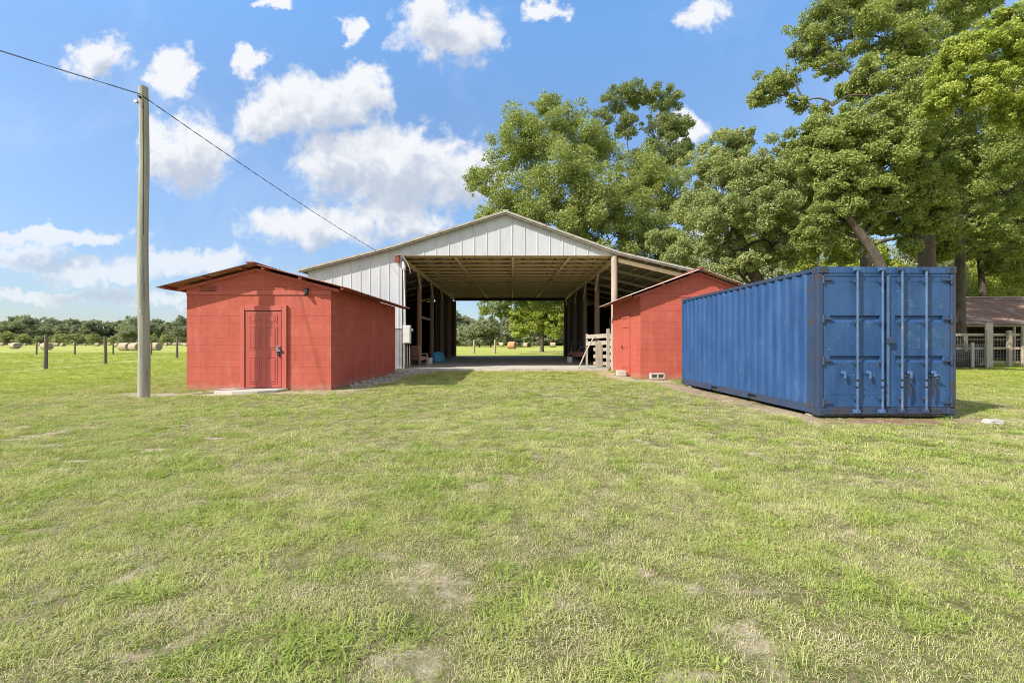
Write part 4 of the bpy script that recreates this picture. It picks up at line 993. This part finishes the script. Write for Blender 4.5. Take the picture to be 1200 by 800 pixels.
# ------------------------------------------------------------------ trees
def leaves(C, S, n_out, size, up=0.22, aspect=.5):
    """diamond leaf faces round clump centres C (k,3) with radii S (k,3)"""
    k = len(C); w = (S.prod(1)) ** (2 / 3); idx = rng.choice(k, n_out, p=w / w.sum())
    d = rng.normal(size=(n_out, 3)); d /= np.linalg.norm(d, axis=1)[:, None]
    rad = np.minimum(rng.random(n_out) ** .42 * 1.05 + np.abs(rng.normal(size=n_out)) * .20, 1.8)
    pos = C[idx] + d * rad[:, None] * S[idx]
    nrm = d * .5 + rng.normal(size=(n_out, 3)) * .75; nrm[:, 2] += up
    nrm /= np.linalg.norm(nrm, axis=1)[:, None]
    t = np.cross(nrm, rng.normal(size=(n_out, 3))); t /= np.linalg.norm(t, axis=1)[:, None] + 1e-9
    b = np.cross(nrm, t); s = 1.04 * size * rng.uniform(.6, 1.35, n_out)[:, None]
    V = np.stack([pos - t * s, pos + b * s * aspect + nrm * s * .15, pos + t * s, pos - b * s * aspect + nrm * s * .15], 1).reshape(-1, 3)
    Q = np.arange(n_out * 4).reshape(-1, 4); return V, Q
def clumps(blobs, rel=.30, dens=1.0, flat=.84):
    C, S = [], []
    for (c, r) in blobs:
        r = np.array(r if hasattr(r, '__len__') else (r, r, r * .85), float)
        k = max(6, int(46 * dens))
        d = rng.normal(size=(k, 3)); d /= np.linalg.norm(d, axis=1)[:, None]; d[:, 2] = d[:, 2] * .9 + .12
        f = rng.uniform(.2, 1.0, k) ** .6 * rng.uniform(.85, 1.18, k)
        C.append(np.array(c) + d * f[:, None] * r * .95)
        s = rel * r.mean() * rng.uniform(.22, 1.05, k); S.append(np.stack([s * 1.15, s * 1.15, s * flat], 1))
    return np.concatenate(C), np.concatenate(S)
def limb(mb, a, b, r0, r1, bend=.15, n=7, seg=7, up=.1):
    a, b = Vector(a), Vector(b); d = (b - a).length
    off = Vector((random.uniform(-1, 1), random.uniform(-1, 1), random.uniform(-.3, 1))) * d * bend
    pts = []
    for i in range(n):
        t = i / (n - 1); p = a.lerp(b, t) + off * math.sin(math.pi * t) + Vector((0, 0, up * d * math.sin(math.pi * t)))
        if 0 < i < n - 1: p += Vector((random.uniform(-1, 1), random.uniform(-1, 1), random.uniform(-1, 1))) * d * .02
        pts.append(p)
    mb.tube(pts, [r0 + (r1 - r0) * (i / (n - 1)) ** .8 for i in range(n)], seg, cap=False); return pts
def tree(name, label, base, trunk_pts, r0, blobs, nleaf, size, mat, fork=.55, rel=.30, dens=1.0, twig=3, group=None, moss=0, bark='bark', cat='tree'):
    """blobs in world coordinates; trunk_pts world points from the base up"""
    b = Vector(base); t = thing(name, label, cat, b, 0, group)
    T = [Vector(p) - b for p in trunk_pts]; mb = MB()
    # smooth trunk with root flare
    n = 10; pts = []; rad = []
    for i in range(n + 1):
        u = i / n * (len(T) - 1); k = min(int(u), len(T) - 2); f = u - k
        p = T[k].lerp(T[k + 1], f)
        pts.append(p); rad.append(r0 * (1 - .45 * i / n) * (1 + .5 * math.exp(-i * 1.2)))
    mb.tube(pts, rad, 12, cap=False, jit=.06)
    bl = [(Vector(c) - b, r) for c, r in blobs]
    nodes = [(pts[int(n * fork)], rad[int(n * fork)]), (pts[int(n * .8)], rad[int(n * .8)]), (pts[n], rad[n])]
    ends = list(nodes)
    for c, r in sorted(bl, key=lambda q: (q[0] - pts[n]).length):
        # join the nearest existing node that lies lower
        best = min(ends, key=lambda e: (e[0] - c).length + (2.5 if e[0].z > c.z else 0) + (0 if e[1] > .05 else 1.0))
        rr = max(.05, min(best[1] * .62, .03 + .035 * (c - best[0]).length))
        pl = limb(mb, best[0], c, rr, max(.03, rr * .4), up=.06)
        for j in (3, 5): ends.append((pl[j], rr * (1 - .1 * j)))
    C, S = clumps(bl, rel, dens)
    # twigs from blob centres to their clumps
    kk = len(C) // len(bl)
    for i, (c, r) in enumerate(bl):
        for j in range(twig): limb(mb, c, C[i * kk + j], .05, .012, n=4, seg=5)
    mb.build('trunk', MAT[bark], t)
    V, Q = leaves(C, S, nleaf, size)
    o = np_mesh('crown', V, Q, LEAF[mat], t)
    if moss:
        mm = MB()
        for _ in range(moss):
            i = random.randrange(len(C)); p = Vector(C[i]) - Vector((0, 0, S[i][2] * .6)); ln = random.uniform(.5, 1.8)
            for q_ in range(4):
                o2 = Vector((random.uniform(-.25, .25), random.uniform(-.25, .25), 0)); l2 = ln * random.uniform(.5, 1)
                mm.tube([p + o2, p + o2 + Vector((.03, 0, -l2 * .5)), p + o2 + Vector((random.uniform(-.08, .08), 0, -l2))], [.03, .055, .012], 4, cap=False)
        mm.build('moss', MAT['moss'], t)
    return t
def B(px, py, Y, rpx, sy=1.0):          # a blob read off the photo at depth Y
    p = P(px, py, Y); r = rpx / F * Y; return (p, (r, r * sy, r * .9))
# big oak behind the barn
Y0 = 48
tree('oak_tree', 'broad leafy oak rising behind the barn ridge', (8.6, Y0, -.1), [(8.6, Y0, -.2), (8.3, Y0, 4), (8.0, Y0, 9), (7.6, Y0 + .5, 14)], .75,
     [B(575, 285, 48, 28), B(570, 215, 47, 26), B(600, 180, 48, 36), B(635, 160, 47, 42), B(610, 240, 45.5, 42), B(655, 215, 45, 48), B(690, 180, 49, 40), B(700, 235, 44.5, 48), B(650, 275, 45, 42), B(715, 285, 45, 44),
      B(750, 265, 45.5, 42), B(770, 220, 47, 40), B(745, 215, 49, 40), B(585, 310, 47, 26), B(620, 310, 49, 40), B(790, 285, 47, 38), B(690, 320, 49, 40), B(665, 142, 49, 26), B(640, 125, 49, 18),
      B(575, 362, 50, 16), B(590, 366, 50.5, 11), B(620, 350, 50, 22), B(645, 356, 49, 20), B(600, 350, 50, 18), B(740, 320, 48, 40), B(800, 250, 49, 26), B(610, 280, 46, 36), B(645, 305, 46, 34), B(585, 255, 46, 26), B(680, 265, 44, 38), B(555, 210, 48, 12)],
     250000, .112, 'oak', fork=.5, dens=1.15, rel=.25)
tree('oak_tree', 'darker thin topped tree standing taller beside the broad oak', (13.5, 52, -.1), [(13.5, 52, -.2), (13.2, 52, 8), (12.6, 52, 16), (12.2, 52, 21)], .5,
     [B(725, 118, 52, 22), B(748, 112, 53, 20), B(780, 118, 52, 22), B(795, 150, 52, 22), B(770, 150, 53, 22), B(735, 150, 51, 18), B(785, 185, 52, 26), B(760, 190, 51, 24), B(705, 140, 51, 13), B(800, 175, 53, 14)],
     44000, .112, 'dark', fork=.6, dens=.75, rel=.28)
# trees on the right
tree('oak_tree', 'pale green oak with low spreading limbs behind the right red shed', (17.5, 30, -.1), [(17.5, 30, -.2), (17.0, 30, 4.2), (15.6, 30, 6.6), (14.8, 30, 9)], .5,
     [B(850, 180, 31, 30), B(825, 205, 32, 30), B(865, 215, 30, 36), B(900, 200, 29, 36), B(935, 215, 29, 34), B(815, 250, 32, 32), B(850, 255, 29, 34), B(890, 245, 28, 34), B(925, 255, 29, 32), B(960, 240, 30, 32), B(840, 290, 31, 28), B(905, 290, 31, 26), B(950, 180, 31, 28), B(970, 275, 30, 24), B(870, 165, 31, 16), B(925, 300, 29, 20), B(880, 305, 29, 18), B(985, 300, 31, 18), B(800, 300, 32, 24), B(855, 312, 30, 16), B(775, 280, 33, 20), B(1000, 285, 31, 20)],
     175000, .073, 'pale', fork=.35, rel=.26)
tree('oak_tree', 'oak with leaning pale brown trunk above the container doors', (16.0, 18.6, -.1), [(16.2, 18.6, -.2), (15.7, 18.6, 3.2), (15.0, 18.7, 5.0), (13.9, 18.8, 6.6)], .25,
     [B(985, 160, 19, 36), B(1020, 150, 18.5, 36), B(1000, 200, 18.5, 36), B(1050, 190, 18, 40), B(960, 200, 19.5, 30), B(1030, 225, 18.5, 34), B(985, 235, 19, 30), B(1080, 225, 18.5, 34), B(965, 262, 19.5, 22), B(1010, 258, 19, 20), B(1095, 255, 19, 24), B(940, 275, 20.5, 16), B(1065, 150, 19, 36), B(940, 170, 20, 24)],
     155000, .052, 'oak', fork=.55, rel=.26)
tree('oak_tree', 'tallest oak on the right with a long bare limb reaching left', (19.4, 21, -.1), [(19.4, 21, -.2), (19.3, 21, 5), (19.1, 21, 9), (18.2, 21.2, 13)], .36,
     [B(900, 105, 22, 24), B(888, 118, 22, 12), B(918, 95, 22, 20), B(935, 122, 21.5, 14), B(960, 132, 21, 14), B(960, 35, 22, 34), B(985, 15, 22, 30), B(955, 65, 22, 20), B(1010, 40, 21, 34), B(975, 75, 21.5, 22), B(1020, 90, 20.5, 30), B(1060, 55, 21, 36), B(1050, 5, 22, 40),
      B(1050, 110, 20, 36), B(1000, -25, 22, 40), B(1100, 30, 22, 44), B(1095, 95, 21, 40), B(1130, 140, 21, 44), B(1150, 190, 21, 42), B(1110, 190, 22, 36), B(1150, -10, 23, 50), B(1180, 60, 23, 48), B(1190, 160, 23, 46), B(1230, 100, 23, 50), B(1000, 108, 21, 20), B(930, 60, 22, 10), B(1180, 230, 23, 40), B(1240, 200, 23, 45), B(1280, 40, 23, 55), B(1140, 255, 22, 26), B(1195, 285, 22.5, 30), B(1165, 275, 22, 22), B(1120, 270, 21.5, 18)],
     300000, .055, 'oak', fork=.5, rel=.25, twig=4)
tree('sweetgum_tree', 'yellow green sapling crown hanging nearest at the upper right corner', (19.5, 15.6, -.1), [(19.5, 15.6, -.2), (19.4, 15.6, 4), (19.2, 15.6, 8), (18.9, 15.6, 11)], .17,
     [B(1130, 65, 15.5, 26), B(1160, 45, 15.5, 26), B(1190, 75, 15.5, 30), B(1120, 100, 15.5, 24), B(1155, 105, 15.3, 28), B(1190, 130, 15.5, 26), B(1100, 125, 16, 20), B(1225, 60, 15.5, 34), B(1235, 130, 15.5, 34), B(1185, 25, 15.6, 20)],
     70000, .046, 'bright', fork=.5, rel=.28, dens=.8)
tree('oak_tree', 'shaded oak filling the right edge behind the livestock shed', (28.5, 36, -.1), [(28.5, 36, -.2), (28.5, 36, 5), (28, 36, 9)], .6,
     [B(1100, 250, 35, 34), B(1130, 235, 35, 36), B(1165, 250, 34, 38), B(1195, 270, 34, 36), B(1130, 285, 36, 30), B(1180, 305, 37, 26), B(1225, 240, 35, 40), B(1090, 285, 36, 28), B(1215, 300, 37, 28), B(1150, 210, 35, 36), B(1200, 205, 35, 36), B(1260, 280, 36, 36)],
     150000, .09, 'oak', fork=.5, rel=.27)
tree('oak_tree', 'straight dark trunked tree just behind the container right corner', (27.3, 27.5, -.1), [(27.3, 27.5, -.2), (27.2, 27.5, 4), (27.3, 27.5, 8), (27.2, 27.5, 12)], .30,
     [B(1110, 210, 27.5, 28), B(1140, 190, 28, 28), B(1110, 170, 28, 26), B(1090, 200, 28, 24), B(1062, 262, 26, 22), B(1110, 268, 26, 22), B(1085, 245, 25, 24), B(1140, 262, 27, 22), B(1010, 262, 27, 22), B(1075, 285, 26, 18), B(1105, 292, 27, 16), B(1088, 262, 19.5, 17), B(1070, 290, 19.5, 11), B(960, 285, 27, 20), B(1040, 240, 26, 22), B(985, 292, 28, 16)], 100000, .072, 'oak', fork=.7)
for px, Y, lab in ((985, 40, 'slim dark trunked tree in the shade left of the leaning oak'), (1150, 41, 'dark trunked tree rising behind the livestock shed roof'), (905, 46, 'grey trunked tree seen through the gap beside the red shed')):
    X = (px - 600) / F * Y
    tree('forest_tree', lab, (X, Y, -.1), [(X, Y, -.2), (X + .2, Y, 5), (X - .3, Y, 11)], .34,
         [B(px + dx, py, Y + random.uniform(-1, 1), r) for dx, py, r in ((-30, 240, 26), (15, 225, 28), (35, 260, 24), (-12, 270, 24), (-40, 290, 20), (28, 300, 20), (0, 205, 26))], 46000, .115, 'oak', fork=.55)
# sunlit brush and wood edge behind
for px, py, Y, r, m, lab in ((845, 300, 44, 26, 'sage', 'pale grey green bush beyond the barn corner'), (885, 312, 40, 20, 'sage', 'pale grey green low bush beside the container top'),
                             (1010, 305, 38, 24, 'bright', 'sunlit yellow green brush seen past the leaning oak trunk'), (1130, 318, 48, 30, 'bright', 'sunlit brush behind the livestock shed roof'), (1185, 312, 46, 32, 'bright', 'sunlit yellow green brush at the right edge above the livestock shed'), (935, 315, 45, 22, 'bright', 'sunlit brush between red shed and container roof'),
                             (1075, 310, 46, 26, 'sage', 'grey green brush behind the two right trunks')):
    p = P(px, py, Y); s = r / F * Y
    tree('brush', lab, (p.x, p.y, -.1), [(p.x, p.y, -.1), (p.x, p.y, 1.5), (p.x + .2, p.y, 3.0)], .14,
         [((p.x + dx * s, p.y + dy * s, p.z + dz * s), s * k) for dx, dy, dz, k in ((0, 0, 0, 1.0), (-1, .2, -.6, .9), (1, -.2, -.5, .9), (.5, .5, .55, .8), (-.5, .3, .5, .8), (0, -.4, -1.3, 1.1), (1.5, 0, -1.4, .9), (-1.5, .2, -1.4, .9))], 30000, .095, m, cat='shrub')
tree('field_tree', 'short trunked spreading tree framed in the barn opening', (4.1, 62, -.1), [(4.1, 62, -.2), (4.15, 62, 1.6), (4.3, 62, 3.4)], .27,
     [B(632, 372, 62, 20), B(610, 385, 63, 14), B(650, 382, 61, 16), B(620, 362, 63, 16), B(648, 360, 62, 18), B(635, 350, 63, 20), B(660, 370, 62, 18), B(605, 372, 63, 12), B(675, 355, 62, 20)], 50000, .13, 'bright', fork=.6)
# wood edge: a few kinds of far trees, copied
def far_tree(name, h, w, mat, n, seed, leaf=.34):
    random.seed(seed)
    bl = []
    for k in range(9):
        a = k * 2.4; rr = w * .30 * (k % 3) / 1.6
        bl.append((Vector((rr * math.cos(a), rr * math.sin(a), h * random.uniform(.35, .78))), w * random.uniform(.22, .3)))
    bl.append((Vector((0, 0, h * .86)), w * .22)); bl.append((Vector((w * .25, -.2 * w, h * .25)), w * .2)); bl.append((Vector((-w * .28, -.2 * w, h * .25)), w * .2))
    return tree(name, 'x', (0, 0, 0), [(0, 0, -.3), (0, 0, h * .3), (0, 0, h * .6)], .4 if leaf > .4 else .28, bl, n, leaf, mat, fork=.5, rel=.34, dens=.55)
random.seed(5)
kinds = [far_tree('field_oak', 14.5, 15, 'far', 18000, 1), far_tree('field_oak', 12.5, 13, 'far', 16000, 2), far_tree('field_oak', 16, 13, 'far', 17000, 3), far_tree('field_shrub', 8, 9, 'faryellow', 8000, 4, .26),
         far_tree('forest_tree', 13, 11, 'oak', 48000, 6, .13), far_tree('forest_tree', 15, 10, 'bright', 46000, 7, .13)]
labs = ['round grey green tree in the wood along the far left field', 'round grey green tree in the wood along the far left field', 'tall grey green tree in the wood along the far left field', 'small yellow green tree at the foot of the far left wood']
labs2 = ['grey green tree on the far side of the field behind the barn', 'grey green tree on the far side of the field behind the barn', 'tall grey green tree on the far side of the field behind the barn', 'small yellow green tree across the field behind the barn']
for k, o in enumerate(kinds): o['placed'] = 0
def place(k, x, y, s, lab, grp):
    o = kinds[k]
    if o.get('placed', 0): o = copy_tree(o)
    o['placed'] = 1
    o.location = (x, y, -.3); o.rotation_euler = (0, 0, random.uniform(0, 6.28)); o.scale = (s * random.uniform(.9, 1.1), s, s * random.uniform(.9, 1.08))
    tag(o, lab, 'tree', grp)
random.seed(12)
for i, px in enumerate(range(-320, 250, 14)):
    Y = random.uniform(238, 262); k = random.choice((0, 1, 2, 0))
    place(k, (px - 600) / F * Y, Y, random.uniform(.85, 1.12), labs[k], 'trees of the far left wood')
for i, px in enumerate(range(-35, 250, 21)):
    Y = random.uniform(222, 234); k = random.choice((1, 3, 3, 0)); 
    place(k, (px - 600) / F * Y, Y, random.uniform(.6, .85), labs[k], 'trees of the far left wood')
for i, px in enumerate(range(508, 720, 13)):
    Y = random.uniform(150, 185); k = random.choice((0, 1, 2, 1))
    place(k, (px - 600) / F * Y, Y, random.uniform(.65, .95), labs2[k], 'trees beyond the barn')
for px, Y, s in ((562, 120, .55), (575, 118, .62), (545, 135, .5), (600, 125, .45), (622, 118, .5)):
    place(1, (px - 600) / F * Y, Y, s, 'nearer low tree standing out before the wood behind the barn', 'nearer trees beyond the barn')
random.seed(31)
for i, px in enumerate(range(770, 1300, 27)):
    Y = random.uniform(52, 64); k = 4 if i % 3 else 5
    place(k, (px - 600) / F * Y, Y, random.uniform(.8, 1.05), ('green tree of the deep wood behind the oaks on the right', 'bright sunlit tree of the deep wood behind the oaks on the right')[k - 4], 'trees of the deep wood on the right')
for i, px in enumerate((735, 790, 1000, 1060, 1120, 1180, 1240)):
    Y = random.uniform(44, 50); place(4 + i % 2, (px - 600) / F * Y, Y, random.uniform(.42, .55), ('low green tree at the edge of the right wood', 'low bright yellow green tree at the edge of the right wood')[i % 2], 'low trees edging the right wood')
for o in scene.objects:
    if 'placed' in o: del o['placed']
# low hedge of brush under the far wood
mbC = np.array([[(px - 600) / F * 246 + rng.normal() * 3, 246 + rng.normal() * 6, rng.uniform(.5, 3.2)] for px in np.linspace(-60, 260, 160)])
mbC2 = np.array([[(px - 600) / F * 178 + rng.normal() * 2, 178 + rng.normal() * 4, rng.uniform(.5, 2.6)] for px in np.linspace(500, 740, 120)])
CC = np.concatenate([mbC, mbC2]); SS = np.tile([[2.6, 2.6, 1.9]], (len(CC), 1)) * rng.uniform(.7, 1.3, (len(CC), 1))
V, Q = leaves(CC, SS, 22000, .6)
tag(np_mesh('undergrowth', V, Q, LEAF['dark']), 'dark undergrowth along the foot of the far woods', 'undergrowth', kind='stuff')

# ------------------------------------------------------------------ grass
def grass_mat(name, ca, cb, cc):
    m = bpy.data.materials.new(name); m.use_nodes = True; t = m.node_tree; t.nodes.clear()
    out = N(t, 'ShaderNodeOutputMaterial'); oi = N(t, 'ShaderNodeObjectInfo'); g = N(t, 'ShaderNodeNewGeometry')
    n = N(t, 'ShaderNodeTexNoise'); n.inputs['Scale'].default_value = .8; n.inputs['Detail'].default_value = 5; t.links.new(g.outputs['Position'], n.inputs['Vector'])
    col = mixc(t, smooth(t, n.outputs[0], .35, .65), ca, cb)
    mixr = M(t, 'MULTIPLY', M(t, 'POWER', g.outputs['Random Per Island'], 2.0), .9)
    col = mixc(t, mixr, col, cc)
    col = mixc(t, M(t, 'MULTIPLY', M(t, 'POWER', oi.outputs['Random'], 3), .6), col, cc)
    ps = N(t, 'ShaderNodeSeparateXYZ'); t.links.new(g.outputs['Position'], ps.inputs[0])
    ff = M(t, 'MAXIMUM', M(t, 'DIVIDE', M(t, 'SUBTRACT', VM(t, 'LENGTH', g.outputs['Position']), 13), 14), M(t, 'MULTIPLY', M(t, 'DIVIDE', M(t, 'SUBTRACT', -9, ps.outputs[0]), 6), M(t, 'GREATER_THAN', ps.outputs[1], 9)), clamp=True)
    col = mixc(t, M(t, 'MULTIPLY', M(t, 'MAXIMUM', M(t, 'MINIMUM', ff, 1), 0), .75), col, (0.36, 0.405, 0.070))
    b = N(t, 'ShaderNodeBsdfPrincipled'); b.inputs['Roughness'].default_value = .55; b.inputs['Specular IOR Level'].default_value = .2
    t.links.new(col, b.inputs['Base Color'])
    tr = N(t, 'ShaderNodeBsdfTranslucent'); t.links.new(mixc(t, 1.0, col, (1.3, 1.35, .8), 'MULTIPLY'), tr.inputs['Color'])
    mx = N(t, 'ShaderNodeMixShader'); mx.inputs[0].default_value = .3
    t.links.new(b.outputs[0], mx.inputs[1]); t.links.new(tr.outputs[0], mx.inputs[2]); t.links.new(mx.outputs[0], out.inputs[0]); return m
GM = grass_mat('grass_blades', (0.258, 0.318, 0.068), (0.375, 0.412, 0.112), (0.60, 0.575, 0.30))
GW = grass_mat('coarse_grass_blades', (0.20, 0.295, 0.048), (0.27, 0.36, 0.068), (0.44, 0.47, 0.14))
GD = grass_mat('dry_grass_blades', (0.54, 0.48, 0.28), (0.45, 0.39, 0.23), (0.62, 0.565, 0.37))
DEAD = grass_mat('dead_leaves', (0.24, 0.13, 0.07), (0.30, 0.17, 0.09), (0.36, 0.24, 0.14))
tufts = bpy.data.collections.new('grass_tufts')
def tuft(nm, nb_, spread, h, w, lean, mat, flat=0.0):
    mb = MB()
    for _ in range(nb_):
        a = random.uniform(0, 6.283); r = spread * math.sqrt(random.random()); x, y = r * math.cos(a), r * math.sin(a)
        hh = h * random.uniform(.5, 1.25); da = random.uniform(0, 6.283) if random.random() < .4 else a + random.uniform(-.6, .6)
        ln = lean * random.uniform(.3, 1.4); dx, dy = math.cos(da), math.sin(da); ww = w * random.uniform(.7, 1.3)
        sx, sy = -dy * ww / 2, dx * ww / 2
        p1 = (x + dx * ln * hh * .35, y + dy * ln * hh * .35, hh * .6 * (1 - flat * .5)); p2 = (x + dx * ln * hh, y + dy * ln * hh, hh * (1 - .25 * ln) * (1 - flat * .6))
        mb.add([(x - sx, y - sy, -.01), (x + sx, y + sy, -.01), (p1[0] + sx * .8, p1[1] + sy * .8, p1[2]), (p1[0] - sx * .8, p1[1] - sy * .8, p1[2]), p2], [(0, 1, 2, 3), (3, 2, 4)])
    me = bpy.data.meshes.new(nm); me.from_pydata(mb.v, [], mb.f); me.update(); me.materials.append(mat)
    o = bpy.data.objects.new(nm, me); tufts.objects.link(o); return o
tuft('tuft_a', 62, .09, .026, .0030, 1.5, GM, .25); tuft('tuft_b', 56, .09, .033, .0032, 1.35, GM, .2); tuft('tuft_c', 62, .095, .024, .0030, 1.9, GM, .4)
tuft('tuft_d', 52, .10, .022, .0024, 2.3, GD, .75); tuft('tuft_e', 34, .065, .048, .0052, 1.6, GW, .35)
tuft('tuft_f', 10, .03, .034, .013, 1.5, GW, .75); tuft('tuft_g', 3, .05, .022, .014, 1.6, DEAD, .8)
def scatter():
    P_, S_, I_ = [], [], []
    def ring(y0, y1, dens, smin, smax, ids, prob, xlim=2.0, thr=.55, xmax=34):
        n = int(dens * ((y1 * y1 - y0 * y0) * xlim if y0 >= 0 else (y1 - y0) * 30))
        y = np.sqrt(rng.uniform(min(y0 * y0, y1 * y1), y1 * y1 + .001, n)); x = rng.uniform(-1, 1, n) * y * xlim
        if y0 < 0: y = rng.uniform(y0, y1, n); x = rng.uniform(-15, 15, n); q_ = (np.abs(x) > 2 * y) | (y < 1.2); x, y = x[q_], y[q_]
        inr = np.abs(x) < xmax; x, y = x[inr], y[inr]; n = len(x)
        bb = bare(x, y); keep = rng.random(n) > np.clip((bb - .12) * 1.3, 0, .86)
        keep &= ~((x > 5.2) & (x < 7.8) & (y > 7.83) & (y < 14.0)) & ~((x > -9.1) & (x < -5.0) & (y > 12.58) & (y < 19.6)) & ~((x > -9.7) & (x < 9.5) & (y > 21.0)) & ~((x > 4.6) & (x < 8.9) & (y > 16.38) & (y < 21))
        x, y, bb = x[keep], y[keep], bb[keep]; k = len(x)
        pr = np.array(prob, float); idx = rng.choice(ids, k, p=pr / pr.sum())
        lush = fbm(x, y, .9, 61); dry = fbm(x, y, 1.3, 62)
        idx = np.where((dry > .51) & (rng.random(k) < .5), 3, idx); idx = np.where((bb > .22) & (rng.random(k) < .45), 3, idx)
        wd = fbm(x, y, 2.6, 63); idx = np.where((wd > .56) & (rng.random(k) < .42), 4, idx)
        we = fbm(x, y, 1.1, 64); u = rng.random(k); idx = np.where((we > .55) & (u < .07), 5, idx); idx = np.where(u > .994, 6, idx)
        s = rng.uniform(smin, smax, k) * (.5 + 1.05 * lush) * (1 - .3 * np.clip(bb, 0, 1))
        P_.append(np.stack([x, y, gz(x, y)], 1)); S_.append(s); I_.append(idx)
    ring(-4.5, 7.0, 110, .75, 1.25, [0, 1, 2, 3, 4], [30, 20, 30, 12, 5])
    ring(1.2, 4.5, 300, .75, 1.25, [0, 1, 2, 3, 4], [30, 20, 30, 12, 5])
    ring(4.5, 9, 170, .85, 1.4, [0, 1, 2, 3, 4], [30, 22, 30, 12, 4])
    ring(9, 16, 75, 1.0, 1.6, [0, 1, 2, 3, 4], [34, 24, 30, 8, 3])
    ring(16, 30, 26, 1.4, 2.1, [0, 1, 2, 3], [34, 24, 30, 6], 1.7, xmax=45)
    ring(30, 60, 5, 2.2, 3.2, [0, 1, 2, 3], [34, 24, 30, 4], 1.5, xmax=60)
    return np.concatenate(P_), np.concatenate(S_), np.concatenate(I_)
gp_, gs_, gi_ = scatter()
me = bpy.data.meshes.new('grass'); me.vertices.add(len(gp_)); me.vertices.foreach_set('co', gp_.astype(np.float32).ravel()); me.update()
go = bpy.data.objects.new('grass', me); COL.objects.link(go)
tag(go, 'short mown green lawn grass with dry straw patches', 'grass', kind='stuff')
a = me.attributes.new('size', 'FLOAT', 'POINT'); a.data.foreach_set('value', gs_.astype(np.float32))
a = me.attributes.new('pick', 'INT', 'POINT'); a.data.foreach_set('value', gi_.astype(np.int32))
a = me.attributes.new('turn', 'FLOAT_VECTOR', 'POINT'); rot = np.stack([rng.normal(0, .12, len(gp_)), rng.normal(0, .12, len(gp_)), rng.uniform(0, 6.283, len(gp_))], 1); a.data.foreach_set('vector', rot.astype(np.float32).ravel())
gn = bpy.data.node_groups.new('grass_nodes', 'GeometryNodeTree')
gn.interface.new_socket('Geometry', in_out='INPUT', socket_type='NodeSocketGeometry'); gn.interface.new_socket('Geometry', in_out='OUTPUT', socket_type='NodeSocketGeometry')
gi = gn.nodes.new('NodeGroupInput'); gout = gn.nodes.new('NodeGroupOutput'); iop = gn.nodes.new('GeometryNodeInstanceOnPoints')
ci = gn.nodes.new('GeometryNodeCollectionInfo'); ci.inputs['Collection'].default_value = tufts; ci.inputs['Separate Children'].default_value = True; ci.inputs['Reset Children'].default_value = True
def named(nm, ty):
    n = gn.nodes.new('GeometryNodeInputNamedAttribute'); n.data_type = ty; n.inputs['Name'].default_value = nm; return n.outputs['Attribute']
gn.links.new(gi.outputs[0], iop.inputs['Points']); gn.links.new(ci.outputs[0], iop.inputs['Instance']); iop.inputs['Pick Instance'].default_value = True
gn.links.new(named('pick', 'INT'), iop.inputs['Instance Index']); gn.links.new(named('turn', 'FLOAT_VECTOR'), iop.inputs['Rotation']); gn.links.new(named('size', 'FLOAT'), iop.inputs['Scale'])
gn.links.new(iop.outputs[0], gout.inputs[0])
md = go.modifiers.new('scatter', 'NODES'); md.node_group = gn
print('GRASS', len(gp_), 'OBJ', len(scene.objects))
